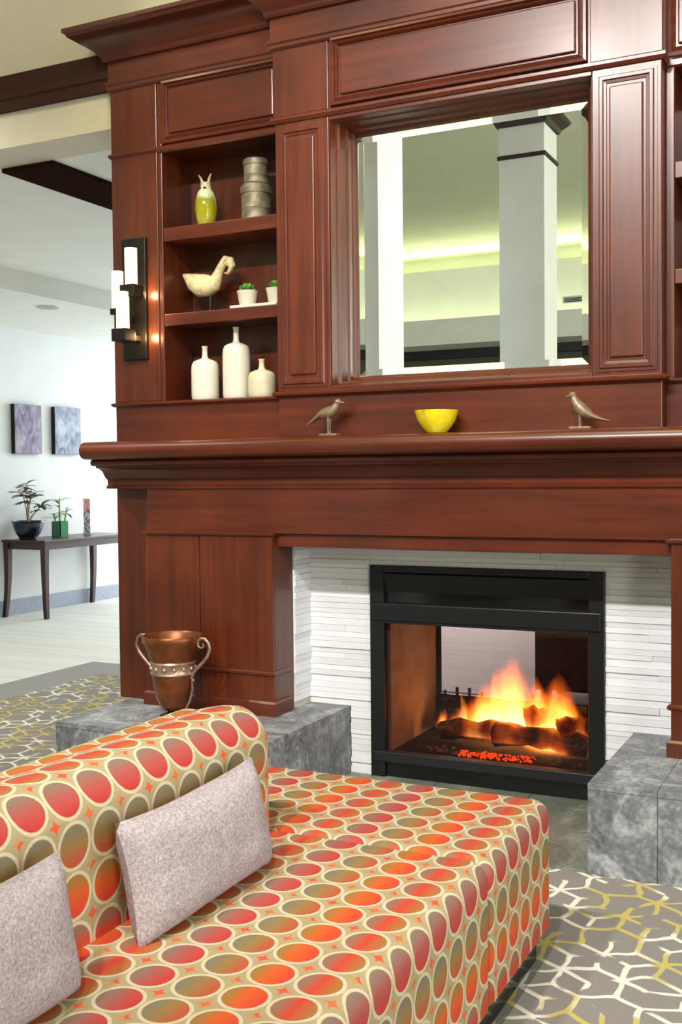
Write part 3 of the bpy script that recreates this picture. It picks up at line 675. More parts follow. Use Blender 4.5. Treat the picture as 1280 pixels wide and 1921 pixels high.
# flames: emitting gas volume
def flame_mat(lobes):
    m = bpy.data.materials.new('flame_gas'); m.use_nodes = True; nt = m.node_tree; N = NM(nt)
    nt.nodes.remove(nt.nodes['Principled BSDF']); out = nt.nodes['Material Output']
    geo = nt.nodes.new('ShaderNodeNewGeometry'); P0 = geo.outputs['Position']
    mp = nt.nodes.new('ShaderNodeMapping'); mp.inputs['Scale'].default_value = (13, 13, 5.5); nt.links.new(P0, mp.inputs['Vector'])
    nz = nt.nodes.new('ShaderNodeTexNoise'); nz.inputs['Scale'].default_value = 1.0; nz.inputs['Detail'].default_value = 3; nt.links.new(mp.outputs[0], nz.inputs['Vector'])
    sp = nt.nodes.new('ShaderNodeSeparateXYZ'); nt.links.new(P0, sp.inputs[0]); spn = nt.nodes.new('ShaderNodeSeparateColor'); nt.links.new(nz.outputs['Color'], spn.inputs[0])
    wob = N.m('MULTIPLY', N.m('SUBTRACT', spn.outputs[0], 0.5), 0.10); wob2 = N.m('MULTIPLY', N.m('SUBTRACT', spn.outputs[1], 0.5), 0.10)
    x = N.m('ADD', sp.outputs[0], wob); y = N.m('ADD', sp.outputs[1], wob2); z = sp.outputs[2]
    tot = None
    for (lx, ly, z0, h, r) in lobes:
        t = N.m('DIVIDE', N.m('SUBTRACT', z, z0), h)                       # 0 base .. 1 tip
        tc_ = N.m('MINIMUM', N.m('MAXIMUM', t, 0.0), 1.0)
        rad = N.m('MULTIPLY', N.m('POWER', N.m('SUBTRACT', 1.001, tc_), 0.75), r)
        dx = N.m('SUBTRACT', x, lx); dy = N.m('SUBTRACT', y, ly)
        d = N.m('DIVIDE', N.m('SQRT', N.m('ADD', N.m('MULTIPLY', dx, dx), N.m('MULTIPLY', dy, dy))), N.m('MAXIMUM', rad, 0.004))
        dens = N.m('MULTIPLY', N.m('MINIMUM', N.m('MAXIMUM', N.m('MULTIPLY', N.m('SUBTRACT', 1.0, d), 1.7), 0.0), 1.0), N.m('MULTIPLY', N.m('GREATER_THAN', t, -0.02), N.m('LESS_THAN', t, 1.0)))
        dens = N.m('MULTIPLY', dens, N.m('SUBTRACT', 1.15, tc_))
        tot = dens if tot is None else N.m('MAXIMUM', tot, dens)
    rp = ramp(nt, [(0.0, (0.9, 0.06, 0.005, 1)), (0.25, (1.0, 0.18, 0.010, 1)), (0.55, (1.0, 0.42, 0.04, 1)), (1.0, (1.0, 0.66, 0.20, 1))]); nt.links.new(tot, rp.inputs['Fac'])
    em = nt.nodes.new('ShaderNodeEmission'); nt.links.new(rp.outputs['Color'], em.inputs['Color']); nt.links.new(N.m('MULTIPLY', N.m('POWER', tot, 1.3), 120.0), em.inputs['Strength'])
    nt.links.new(em.outputs[0], out.inputs['Volume'])
    try: m.cycles.volume_step_rate = 0.25
    except Exception: pass
    return m
lobes = [(-1.345, 4.36, 0.155, 0.35, 0.150), (-1.47, 4.36, 0.155, 0.23, 0.125), (-1.16, 4.35, 0.13, 0.30, 0.150), (-1.26, 4.40, 0.155, 0.25, 0.13), (-1.41, 4.37, 0.155, 0.29, 0.13), (-1.66, 4.38, 0.155, 0.09, 0.045), (-1.59, 4.40, 0.16, 0.16, 0.05), (-1.06, 4.34, 0.13, 0.16, 0.06), (-1.11, 4.34, 0.13, 0.22, 0.11)]
o = MB().box(-1.74, -0.98, 4.22, 4.56, 0.12, 0.60).obj('fire_flames', flame_mat(lobes)); tag(o, 'bright yellow and orange flames rising from the logs behind the glass', 'flames', kind='stuff')
pl = bpy.data.lights.new('flame_light', 'POINT'); pl.energy = 0.5; pl.color = (1.0, 0.56, 0.30); pl.shadow_soft_size = 0.05
plo = bpy.data.objects.new('flame_light', pl); COL.objects.link(plo); plo.location = (-1.36, 4.38, 0.36)
# dark cabinet in the room beyond, seen through the fire
cb = thing('sideboard', 'brown wooden sideboard in the room beyond, glimpsed through the fire glass', 'sideboard', (-1.2, 5.9, 0))
bx('carcass', WT, -1.64, -0.6, 5.7, 6.15, 0.08, 0.78, cb); bx('top', WT, -1.67, -0.57, 5.68, 6.17, 0.78, 0.81, cb)
for k in range(2): bx('door', WT, -1.62+k*0.52, -1.12+k*0.52, 5.685, 5.70, 0.11, 0.75, cb)
for x in (-1.62, -0.68):
    for y in (5.74, 6.06): bx('foot', WT, x, x+0.05, y, y+0.05, -0.004, 0.08, cb)

# ------------------------------------------------------------------ sofa and ottoman
CELL = 0.09
def upholster(name, prof, u0, y0, y1, v0, parent, rnd=0.03, puff=0.0):
    """closed XZ profile extruded along Y, softly rounded at both ends, u runs along the profile, v along Y"""
    n = len(prof); ctr = Vector((sum(p[0] for p in prof)/n, sum(p[1] for p in prof)/n))
    arc = [0.0]
    for a, b_ in zip(prof[:-1], prof[1:]): arc.append(arc[-1]+math.hypot(b_[0]-a[0], b_[1]-a[1]))
    nr = []
    for i in range(n):
        a = Vector(prof[i-1]); b_ = Vector(prof[(i+1) % n]); d = (b_-a).normalized(); q = Vector((d.y, -d.x))
        if q.dot(Vector(prof[i])-ctr) < 0: q = -q
        nr.append(q)
    stations = []
    for k in range(6): t = k/5*PI/2; stations.append((y0+rnd*(1-math.sin(t)), rnd*(1-math.cos(PI/2-t)) if False else rnd*(1-math.sin(t))))
    stations = []
    for k in range(6):
        t = k/5*PI/2; stations.append((y0+rnd*(1-math.cos(t)), rnd*(1-math.sin(t))))
    m_ = max(2, int((y1-y0)/0.045))
    for k in range(1, m_): stations.append((y0+rnd+(y1-y0-2*rnd)*k/m_, 0.0))
    for k in range(6):
        t = PI/2-k/5*PI/2; stations.append((y1-rnd*(1-math.cos(t)), rnd*(1-math.sin(t))))
    bm = bmesh.new(); uvl = bm.loops.layers.uv.new('UVMap'); vs = []
    for (y, ins) in stations:
        e = min(y-y0, y1-y)
        vs.append([bm.verts.new((p[0]-q.x*ins, y, p[1]-q.y*ins)) for p, q in zip(prof, nr)])
    for j in range(len(stations)-1):
        ya, yb = stations[j][0]-stations[j][1]*(1 if j < len(stations)/2 else -1), stations[j+1][0]-stations[j+1][1]*(1 if j < len(stations)/2 else -1)
        for i in range(n):
            i2 = (i+1) % n
            fc = bm.faces.new((vs[j][i], vs[j][i2], vs[j+1][i2], vs[j+1][i]))
            ua = arc[i]; ub = arc[i2] if i2 else arc[i]+math.hypot(prof[0][0]-prof[i][0], prof[0][1]-prof[i][1])
            for lp, (uu_, yy) in zip(fc.loops, ((ua, ya), (ub, ya), (ub, yb), (ua, yb))):
                lp[uvl].uv = ((uu_-u0)/CELL, (yy-v0)/CELL)
    for ring in (vs[0], vs[-1]):
        fc = bm.faces.new(ring)
        for lp in fc.loops: lp[uvl].uv = ((lp.vert.co.x+1.0)/CELL, (lp.vert.co.z)/CELL)
    bmesh.ops.recalc_face_normals(bm, faces=bm.faces)
    bmesh.ops.translate(bm, verts=bm.verts, vec=-wloc(parent))
    me = bpy.data.meshes.new(name); bm.to_mesh(me); bm.free(); me.materials.append(FAB)
    me.polygons.foreach_set('use_smooth', [True]*len(me.polygons)); me.set_sharp_from_angle(angle=math.radians(60))
    o = bpy.data.objects.new(name, me); COL.objects.link(o); o.parent = parent
    return o
def arcpts(cx, cz, r, a0, a1, n): return [(cx+r*math.cos(math.radians(a0+(a1-a0)*k/n)), cz+r*math.sin(math.radians(a0+(a1-a0)*k/n))) for k in range(n+1)]
SR, ST, SB = -0.742, 0.412, 0.078
def seatprof(xl):
    r = 0.042; p = []
    nseg = 14
    p += [(xl+(SR-r-xl)*k/nseg, ST) for k in range(nseg)]
    p += arcpts(SR-r, ST-r, r, 90, 0, 8)
    p += [(SR, ST-r-(ST-r-SB-0.012)*k/6) for k in range(1, 7)]
    p += [(SR-0.012, SB), (xl+0.012, SB), (xl, SB+0.012)]
    return p
VC = 2.016-CELL*0.5-CELL*20
# u phase: column centred on X=-0.814 is the 'red' one (cell index 2 of 4)
def seat_u0(xl): return (-0.814-xl)-CELL*0.5-CELL*(2+8)
sofa = thing('sofa', 'low lounge sofa upholstered in orange and red circle print, two cushions on it', 'sofa', (-1.1, 1.5, 0))
ot = thing('ottoman', 'backless circle print ottoman pushed against the far end of the sofa', 'ottoman', (-1.2, 2.46, 0))
upholster('seat', seatprof(-1.30), seat_u0(-1.30), 0.55, 2.232, VC, sofa, 0.026)
upholster('seat', seatprof(-1.70), seat_u0(-1.70), 2.234, 2.722, VC+0.024, ot, 0.026)
bpf = []
bpf += [(-1.262, SB+(0.622-SB)*k/8) for k in range(8)]
bpf += arcpts(-1.262-0.088, 0.622, 0.088, 0, 84, 9)
bpf += [(-1.38, 0.7075), (-1.42, 0.700), (-1.455, 0.690)]
bpf += arcpts(-1.455-0.02, 0.618, 0.073, 72, 165, 8)
bpf += [(-1.552, 0.50), (-1.556, 0.30), (-1.556, SB)]
bpf = bpf[::-1]
arc = 0; s0 = None
for a, b_ in zip(bpf[:-1], bpf[1:]):
    if b_[0] > -1.2625 and b_[1] <= 0.60 and s0 is None and a[1] > 0.60: s0 = arc+(a[1]-0.60)
    arc += math.hypot(b_[0]-a[0], b_[1]-a[1])
upholster('backrest', bpf, s0-CELL*0.5-CELL*8, 0.55, 2.200, VC+0.02, sofa, 0.03)
bx('base', BLKG, -1.52, SR-0.03, 0.60, 2.22, 0, SB+0.005, sofa)
bx('base', BLKG, -1.66, SR-0.03, 2.25, 2.69, 0, SB+0.005, ot)

# cushions
def cushion(name, w, hgt, th, loc, rot, label):
    n, k = 30, 16; bm = bmesh.new(); top = {}; 
    def P(i, j, s):
        x = -1+2*i/n; y = -1+2*j/k
        t = max(0, (1-abs(x)**4.0))**0.6*max(0, (1-abs(y)**4.0))**0.6
        px = x*(1-0.055*(1-y*y)*abs(x)**3); py = y*(1-0.10*(1-x*x)*abs(y)**3)
        wr = 0.004*noise.noise(Vector((x*3, y*3, s*2)))
        return Vector((px*w/2, s*(th/2)*t+wr*t, py*hgt/2))
    fr_ = [[bm.verts.new(P(i, j, -1)) for j in range(k+1)] for i in range(n+1)]
    bk = [[(fr_[i][j] if i in (0, n) or j in (0, k) else bm.verts.new(P(i, j, 1))) for j in range(k+1)] for i in range(n+1)]
    for i in range(n):
        for j in range(k):
            bm.faces.new((fr_[i][j], fr_[i+1][j], fr_[i+1][j+1], fr_[i][j+1]))
            bm.faces.new((bk[i][j], bk[i][j+1], bk[i+1][j+1], bk[i+1][j]))
    bmesh.ops.recalc_face_normals(bm, faces=bm.faces)
    me = bpy.data.meshes.new(name); bm.to_mesh(me); bm.free(); me.materials.append(LINEN); me.polygons.foreach_set('use_smooth', [True]*len(me.polygons)); me.set_sharp_from_angle(angle=math.radians(50))
    o = bpy.data.objects.new(name, me); COL.objects.link(o); o.location = loc; o.rotation_euler = rot
    tag(o, label, 'cushion', 'cushions on the sofa'); return o
cushion('throw_cushion', 0.475, 0.232, 0.12, (-1.194, 1.790, 0.520), (math.radians(-11), math.radians(-1), math.radians(90)), 'grey lilac tweed lumbar cushion leaning on the middle of the sofa back')
cushion('throw_cushion', 0.475, 0.232, 0.12, (-1.186, 1.165, 0.520), (math.radians(-11), math.radians(1), math.radians(92)), 'grey lilac tweed cushion cut off by the left edge of the photo')

# ------------------------------------------------------------------ ornaments on the shelves
def lathe_thing(name, label, cat, loc, prof, mat, group=None, n=28, ex=1, ey=1):
    o = MB().lathe(prof, n=n, ex=ex, ey=ey).obj(name, mat, smooth=True, angle=50); o.location = loc
    return tag(o, label, cat, group)
def bottle(x, y, z, r, hb, ht, label, mat):
    t = thing('bottle', label, 'bottle', (x, y, z), group='white bottles on the bottom shelf')
    p = [(0.001, 0), (r*0.93, 0), (r*0.97, 0.006)] + [(r, 0.02), (r, hb-0.04), (r*0.96, hb-0.022), (r*0.84, hb-0.009), (r*0.55, hb-0.001), (r*0.28, hb+0.004), (0.0135, hb+0.010)]
    MB().lathe(p).obj('body', mat, t, smooth=True, angle=50, local=True)
    MB().lathe([(0.0135, hb+0.008), (0.0115, hb+0.02), (0.0115, ht-0.006), (0.0135, ht-0.004), (0.0135, ht), (0.008, ht), (0.008, ht-0.02)]).obj('neck', mat, t, smooth=True, angle=50, local=True)
bottle(-2.556, 3.92, 1.567, 0.059, 0.172, 0.228, 'medium white ceramic bottle with thin neck, left of three on the bottom shelf', CERW)
bottle(-2.407, 3.93, 1.567, 0.058, 0.232, 0.300, 'tallest white ceramic bottle, in the middle of three on the bottom shelf', CERW)
bottle(-2.273, 3.91, 1.567, 0.058, 0.112, 0.158, 'short squat cream ceramic bottle, right of three on the bottom shelf', CERC)

# owl shaped glass vase
m, nt, b = newmat('yellow_green_glass'); tc = nt.nodes.new('ShaderNodeTexCoord'); sp = nt.nodes.new('ShaderNodeSeparateXYZ'); nt.links.new(tc.outputs['Object'], sp.inputs[0])
nz = nt.nodes.new('ShaderNodeTexNoise'); nz.inputs['Scale'].default_value = 26; nt.links.new(tc.outputs['Object'], nz.inputs['Vector'])
ad = nt.nodes.new('ShaderNodeMath'); ad.operation = 'MULTIPLY_ADD'; ad.inputs[1].default_value = 0.05; nt.links.new(nz.outputs['Fac'], ad.inputs[0]); nt.links.new(sp.outputs[2], ad.inputs[2])
rp = ramp(nt, [(0.02, srgb(190, 200, 90)), (0.08, srgb(178, 164, 16)), (0.14, srgb(150, 158, 24)), (0.165, srgb(222, 222, 190)), (0.22, srgb(196, 190, 150))]); nt.links.new(ad.outputs[0], rp.inputs['Fac'])
nt.links.new(rp.outputs['Color'], b.inputs['Base Color']); b.inputs['Roughness'].default_value = 0.08; b.inputs['Transmission Weight'].default_value = 0.25; b.inputs['Coat Weight'].default_value = 0.6
OWL = m
t = thing('glass_owl', 'yellow green glass owl figure with two horns on the top shelf', 'figurine', (-2.548, 3.93, 2.292))
MB().lathe([(0.001, 0), (0.026, 0.0), (0.034, 0.010), (0.042, 0.040), (0.047, 0.080), (0.045, 0.115), (0.036, 0.145), (0.025, 0.165), (0.021, 0.180), (0.022, 0.190), (0.001, 0.193)]).obj('body', OWL, t, smooth=True, angle=60, local=True)
for s in (-1, 1): MB().tube([(s*0.012, 0, 0.180), (s*0.017, 0, 0.200), (s*0.024, -0.002, 0.216), (s*0.032, -0.003, 0.226)], [0.008, 0.006, 0.0045, 0.002], 8).obj('horn', OWL, t, smooth=True, local=True)
for s in (-1, 1): MB().lathe([(0.001, 0), (0.007, 0.0), (0.006, 0.004), (0.001, 0.005)]).obj('eye', BLKG, t, smooth=True, local=True).location = (s*0.012, -0.026, 0.163)
TIN = plain('aged_pewter', (118, 110, 92), 0.5, 0.35, var=0.25, scale=30)
def canister(x, y, z, r, hh, label):
    t = thing('canister', label, 'canister', (x, y, z), group='round canisters on the top shelf')
    MB().lathe([(0.001, 0), (r, 0), (r+0.002, 0.004), (r, 0.008), (r, hh*0.32), (r+0.0015, hh*0.34), (r, hh*0.36), (r, hh*0.74), (r-0.002, hh*0.75)]).obj('body', TIN, t, smooth=True, angle=40, local=True)
    MB().lathe([(r-0.003, hh*0.74), (r+0.003, hh*0.745), (r+0.003, hh*0.93), (r-0.002, hh*0.985), (r-0.012, hh), (0.001, hh)]).obj('lid', TIN, t, smooth=True, angle=40, local=True)
    return t
canister(-2.303, 3.93, 2.292, 0.060, 0.150, 'wide round pewter canister, lower of two stacked on the top shelf')
canister(-2.301, 3.93, 2.4425, 0.051, 0.104, 'smaller round pewter canister stacked on top of the wider one')
for t in (o for o in list(bpy.data.objects) if o.name.startswith('canister')):
    pass
# carved duck
DUCK = plain('bleached_wood', (206, 192, 146), 0.75, var=0.16, scale=45, bump=0.3)
t = thing('carved_duck', 'pale carved wooden duck with bowed head on the middle shelf', 'figurine', (-2.552, 3.95, 1.932))
MB().tube([(-0.130, 0, 0.180), (-0.112, 0, 0.170), (-0.080, 0, 0.146), (-0.040, 0, 0.126), (0.0, 0, 0.124), (0.030, 0, 0.132), (0.050, 0, 0.148)],
          [(0.005, 0.003), (0.016, 0.012), (0.038, 0.030), (0.050, 0.044), (0.047, 0.044), (0.036, 0.034), (0.014, 0.014)], 16).obj('body', DUCK, t, smooth=True, local=True)
MB().tube([(0.022, 0, 0.118), (0.036, 0, 0.142), (0.050, 0, 0.172), (0.066, 0, 0.200), (0.082, 0, 0.216)], [0.030, 0.027, 0.020, 0.017, 0.019], 12).obj('neck', DUCK, t, smooth=True, local=True)
MB().tube([(0.064, 0, 0.212), (0.084, 0, 0.220), (0.106, 0, 0.214), (0.116, 0, 0.196), (0.108, 0, 0.180)], [0.010, 0.022, 0.023, 0.017, 0.005], 12).obj('head', DUCK, t, smooth=True, local=True)
MB().tube([(0.112, 0, 0.186), (0.098, 0, 0.166), (0.082, 0, 0.168)], [(0.010, 0.012), (0.007, 0.010), (0.003, 0.007)], 8).obj('bill', DUCK, t, smooth=True, local=True)
for s in (-1, 1): MB().lathe([(0.001, 0), (0.0045, 0.0), (0.003, 0.003)]).obj('eye', BLKG, t, local=True).location = (0.098, s*0.021, 0.215)
MB().tube([(0.008, 0, 0.006), (0.008, 0, 0.10)], 0.005, 8).obj('rod', BRZ, t, local=True)
MB().box(-0.075, 0.070, -0.035, 0.035, 0, 0.012).obj('stand', WH, t, bevel=0.003, local=True)
# succulents on a tray
GRN = plain('succulent_green', (72, 132, 40), 0.5, var=0.25, scale=60)
SOIL = plain('potting_soil', (60, 44, 34), 0.95)
o = MB().box(-2.385, -2.165, 3.845, 3.975, 1.932, 1.944).obj('tray', CERW, bevel=0.003); tag(o, 'narrow white tray under two potted succulents on the middle shelf', 'tray')
def succulent(x, label):
    t = thing('potted_succulent', label, 'potted plant', (x, 3.92, 1.944), group='succulents on the middle shelf')
    MB().lathe([(0.001, 0), (0.030, 0), (0.033, 0.004), (0.043, 0.062), (0.045, 0.066), (0.041, 0.066), (0.039, 0.056), (0.001, 0.056)]).obj('pot', CERW, t, smooth=True, angle=40, local=True)
    MB().lathe([(0.039, 0.054), (0.030, 0.060), (0.001, 0.062)]).obj('soil', SOIL, t, local=True)
    mb = MB()
    for ringi, (nn, el, L) in enumerate(((9, 15, 0.040), (8, 40, 0.040), (6, 65, 0.036))):
        for k in range(nn):
            a = 2*PI*k/nn+ringi*0.4+random.uniform(-.1, .1); e = math.radians(el+random.uniform(-8, 8)); d = Vector((math.cos(a)*math.cos(e), math.sin(a)*math.cos(e), math.sin(e)))
            b0 = Vector((0, 0, 0.062)); mb.tube([b0+d*0.004, b0+d*L*0.5, b0+d*L*0.85, b0+d*L+Vector((0, 0, 0.004))], [(0.003, 0.004), (0.005, 0.009), (0.004, 0.007), (0.0008, 0.001)], 6)
    mb.obj('leaves', GRN, t, smooth=True, local=True)
succulent(-2.344, 'small green succulent in a white pot, left of the pair on the tray')
succulent(-2.205, 'small green succulent in a white pot, partly hidden by the mirror pilaster')

# ------------------------------------------------------------------ ornaments on the mantel shelf
MZ = 1.393
BIRD = plain('weathered_brass', (126, 108, 84), 0.45, 0.45, var=0.25, scale=60)
def bird(x, y, sgn, tail_up, label):
    t = thing('bird_figurine', label, 'figurine', (x, y, MZ), group='metal birds on the mantel shelf')
    q = lambda pts: [(sgn*a, b_, c) for a, b_, c in pts]
    if not tail_up:
        body = q([(-0.092, 0, 0.044), (-0.066, 0, 0.062), (-0.040, 0, 0.080), (-0.015, 0, 0.086), (0.010, 0, 0.092), (0.026, 0, 0.108), (0.034, 0, 0.124)])
    else:
        body = q([(-0.100, 0, 0.026), (-0.070, 0, 0.034), (-0.040, 0, 0.044), (-0.016, 0, 0.058), (0.004, 0, 0.076), (0.016, 0, 0.096), (0.022, 0, 0.112)])
    MB().tube(body, [(0.003, 0.008), (0.006, 0.011), (0.013, 0.015), (0.022, 0.020), (0.023, 0.020), (0.016, 0.015), (0.011, 0.011)], 12).obj('body', BIRD, t, smooth=True, local=True)
    hx, hz = (0.038, 0.128) if not tail_up else (0.026, 0.117)
    MB().tube(q([(hx-0.014, 0, hz-0.004), (hx-0.006, 0, hz), (hx+0.004, 0, hz), (hx+0.012, 0, hz-0.003)]), [0.004, 0.012, 0.012, 0.005], 10).obj('head', BIRD, t, smooth=True, local=True)
    MB().tube(q([(hx+0.008, 0, hz-0.001), (hx+0.026, 0, hz-0.004)]), [0.005, 0.001], 8).obj('beak', BIRD, t, smooth=True, local=True)
    lx = 0.0
    for s in (-1, 1): MB().tube(q([(lx, s*0.007, 0.008), (lx-0.001, s*0.008, 0.03), (lx, s*0.008, 0.072 if not tail_up else 0.06)]), [0.0045, 0.0035, 0.006], 8).obj('leg', BIRD, t, smooth=True, local=True)
    MB().box(-0.034, 0.040, -0.024, 0.024, 0, 0.010).obj('base', BIRD, t, bevel=0.003, local=True)
bird(-1.860, 3.70, 1, False, 'brass bird figurine facing right at the left of the mantel shelf')
bird(-0.905, 3.70, -1, True, 'brass bird figurine facing left at the right end of the mantel shelf')
m, nt, b = newmat('yellow_art_glass'); tc = nt.nodes.new('ShaderNodeTexCoord'); nz = nt.nodes.new('ShaderNodeTexNoise'); nz.inputs['Scale'].default_value = 14; nz.inputs['Detail'].default_value = 3
nt.links.new(tc.outputs['Object'], nz.inputs['Vector']); rp = ramp(nt, [(0.30, srgb(90, 96, 30)), (0.38, srgb(206, 176, 16)), (0.6, srgb(232, 212, 20)), (0.75, srgb(240, 226, 110))]); nt.links.new(nz.outputs['Fac'], rp.inputs['Fac'])
nt.links.new(rp.outputs['Color'], b.inputs['Base Color']); b.inputs['Roughness'].default_value = 0.1; b.inputs['Coat Weight'].default_value = 0.6
lathe_thing('glass_bowl', 'yellow art glass bowl in the middle of the mantel shelf', 'bowl', (-1.424, 3.695, MZ), [(0.001, 0), (0.034, 0), (0.038, 0.004), (0.054, 0.022), (0.070, 0.048), (0.078, 0.074), (0.080, 0.082), (0.077, 0.083), (0.072, 0.072), (0.062, 0.046), (0.044, 0.022), (0.001, 0.012)], m, n=36)

# ------------------------------------------------------------------ copper urn on the left plinth
COP = plain('brown_copper', (120, 66, 34), 0.36, 0.6, var=0.2, scale=18)
SILV = plain('tarnished_silver', (168, 140, 120), 0.35, 0.75, var=0.2, scale=40)
t = thing('urn', 'copper urn with silver scroll handles standing on the left slate plinth', 'urn', (-2.520, 3.60, PZ))
MB().lathe([(0.001, 0.030), (0.035, 0.030), (0.048, 0.045), (0.066, 0.085), (0.078, 0.125), (0.082, 0.165), (0.080, 0.190), (0.086, 0.220), (0.100, 0.265), (0.112, 0.290), (0.118, 0.300), (0.122, 0.322), (0.118, 0.330), (0.112, 0.322), (0.104, 0.295), (0.080, 0.22), (0.001, 0.20)], n=36).obj('bowl', COP, t, smooth=True, angle=50, local=True)
MB().lathe([(0.078, 0.172), (0.088, 0.174), (0.091, 0.180), (0.088, 0.186), (0.090, 0.216), (0.093, 0.222), (0.090, 0.228), (0.078, 0.230)], n=36).obj('ornamental_band', SILV, t, smooth=True, angle=40, local=True)
for k in range(14):
    a = 2*PI*k/14; MB().lathe([(0.001, -0.010), (0.007, -0.006), (0.009, 0), (0.007, 0.006), (0.001, 0.010)], n=8).obj('band_boss', SILV, t, smooth=True, local=True).location = (0.088*math.cos(a), 0.088*math.sin(a), 0.201)
MB().lathe([(0.001, 0.0), (0.052, 0.0), (0.054, 0.008), (0.030, 0.016), (0.022, 0.024), (0.030, 0.034), (0.001, 0.036)]).obj('foot', BRZ, t, smooth=True, angle=40, local=True)
def scroll(sx):
    pts = [(0.086, 0.160), (0.096, 0.185), (0.112, 0.205), (0.132, 0.228), (0.150, 0.252), (0.160, 0.280), (0.156, 0.306), (0.142, 0.322), (0.124, 0.322), (0.114, 0.308), (0.116, 0.290), (0.128, 0.284), (0.137, 0.292), (0.134, 0.303)]
    return [(sx*(a+0.9*max(0, a-0.09)*0.25), 0, z) for a, z in pts]
for sx in (-1, 1):
    MB().tube(scroll(sx), [0.007]*9+[0.006, 0.005, 0.0045, 0.004, 0.003], 10).obj('handle', SILV, t, smooth=True, local=True)
    MB().tube([(sx*0.088, 0, 0.165), (sx*0.092, 0, 0.12), (sx*0.078, 0, 0.07), (sx*0.05, 0, 0.025)], 0.005, 8).obj('cradle_arm', SILV, t, smooth=True, local=True)
    MB().lathe([(0.001, -0.009), (0.008, -0.004), (0.008, 0.004), (0.001, 0.009)], n=10).obj('ball', SILV, t, smooth=True, local=True).location = (sx*0.094, 0, 0.155)

# ------------------------------------------------------------------ wall sconce on the end pilaster
GLOW = plain('lit_frosted_glass', (255, 238, 214), 0.4, emit=(255, 222, 178), estr=0.75, var=0.0)
t = thing('wall_sconce', 'dark bronze wall sconce with three lit frosted glass tubes on the end pilaster', 'wall lamp', (-2.845, YB, 2.0))
MB().box(-0.062, 0.062, -0.018, 0, -0.255, 0.262).obj('back_plate', BRZ, t, bevel=0.004, local=True)
for x, y, z0, z1, r in ((0.038, -0.085, 0.048, 0.202, 0.0265), (-0.022, -0.100, -0.048, 0.108, 0.025), (0.022, -0.125, -0.138, 0.016, 0.0275)):
    tb = MB().lathe([(0.001, 0), (r, 0), (r, z1-z0), (r-0.004, z1-z0), (r-0.004, z1-z0-0.01), (0.001, z1-z0-0.012)]).obj('glass_tube', GLOW, t, smooth=True, angle=40, local=True); tb.location = (x, y, z0)
    cp = MB().box(-0.036, 0.036, -0.036, 0.036, -0.052, 0.0).obj('cup', BRZ, t, bevel=0.003, local=True); cp.location = (x+0.002, y, z0); cp.scale = (0.6, 0.8, 0.5) if x < 0 else (1, 1, 1)
    MB().box(x-0.010, x+0.014, y+0.03, -0.016, z0-0.042, z0-0.018).obj('arm', BRZ, t, bevel=0.002, local=True)
    MB().lathe([(0.001, -0.010), (0.006, -0.006), (0.006, 0)], n=10).obj('finial', BRZ, t, smooth=True, local=True).location = (x+0.002, y, z0-0.052)

for dx, dz in ((0.066, 0.02), (0.066, -0.16)):
    l = bpy.data.lights.new('sconce_lamp', 'POINT'); l.energy = 1.0; l.color = (1.0, 0.62, 0.28); l.shadow_soft_size = 0.012
    lo = bpy.data.objects.new('sconce_lamp', l); COL.objects.link(lo); lo.location = (-2.845+dx, YB-0.045, 2.0+dz)

# ------------------------------------------------------------------ console table and what stands on it
TZ = 0.69
tb = thing('console_table', 'dark mahogany console table with flared legs against the far left wall', 'table', (-6.80, 8.05, 0))
bx('table_top', WT, -7.03, -6.53, 7.42, 8.72, TZ-0.022, TZ, tb, 0.004)
bx('apron', WT, -6.575, -6.555, 7.47, 8.66, TZ-0.085, TZ-0.022, tb, 0.002)
bx('apron', WT, -7.00, -6.575, 7.455, 7.475, TZ-0.085, TZ-0.022, tb, 0.002)
bx('apron', WT, -7.00, -6.575, 8.665, 8.685, TZ-0.085, TZ-0.022, tb, 0.002)
for x, y, fx, fy in ((-7.0, 7.47, 0, -1), (-6.575, 7.47, 0.4, -0.25), (-7.0, 8.66, 0, -0.6), (-6.575, 8.66, 0.4, 1)):
    rs = []
    for k in range(7):
        s = k/6; z = (TZ-0.022)*(1-s)-0.004*s; hw = 0.028-0.010*s; off = 0.055*max(0, s-0.35)**1.8*2
        cx, cy = x+fx*off, y+fy*off
        rs.append([(cx-hw, cy-hw, z), (cx+hw, cy-hw, z), (cx+hw, cy+hw, z), (cx-hw, cy+hw, z)])
    MB().rings(rs).obj('leg', WT, tb, smooth=True, angle=60)
NAVY = plain('navy_glazed_pot', (22, 26, 48), 0.15)
LEAFD = plain('olive_leaf', (86, 84, 60), 0.5, var=0.35, scale=30)
LEAFG = plain('bamboo_leaf', (120, 168, 110), 0.5, var=0.2, scale=30)
t = thing('potted_plant', 'sparse leafy plant in a navy glazed bowl pot on the console table', 'potted plant', (-6.84, 7.56, TZ))
MB().lathe([(0.001, 0), (0.075, 0), (0.082, 0.008), (0.082, 0.018), (0.105, 0.05), (0.128, 0.105), (0.136, 0.150), (0.146, 0.156), (0.146, 0.166), (0.132, 0.166), (0.125, 0.145), (0.001, 0.14)]).obj('pot', NAVY, t, smooth=True, angle=40, local=True)
MB().lathe([(0.125, 0.143), (0.08, 0.150), (0.001, 0.152)]).obj('soil', SOIL, t, local=True)
def leaf(mb, base, d, L, w):
    d = Vector(d).normalized(); side = d.cross(Vector((0, 0, 1))); side = side.normalized() if side.length > 0.05 else Vector((1, 0, 0)); up = side.cross(d)
    rows = []
    for k in range(5):
        s = k/4; c = Vector(base)+d*L*s-Vector((0, 0, 1))*L*0.35*s*s; ww = w*math.sin(PI*min(0.98, 0.08+s*0.92))
        rows.append([c-side*ww, c+up*0.004, c+side*ww, c-up*0.002])
    mb.rings(rows)
stem_tips = []
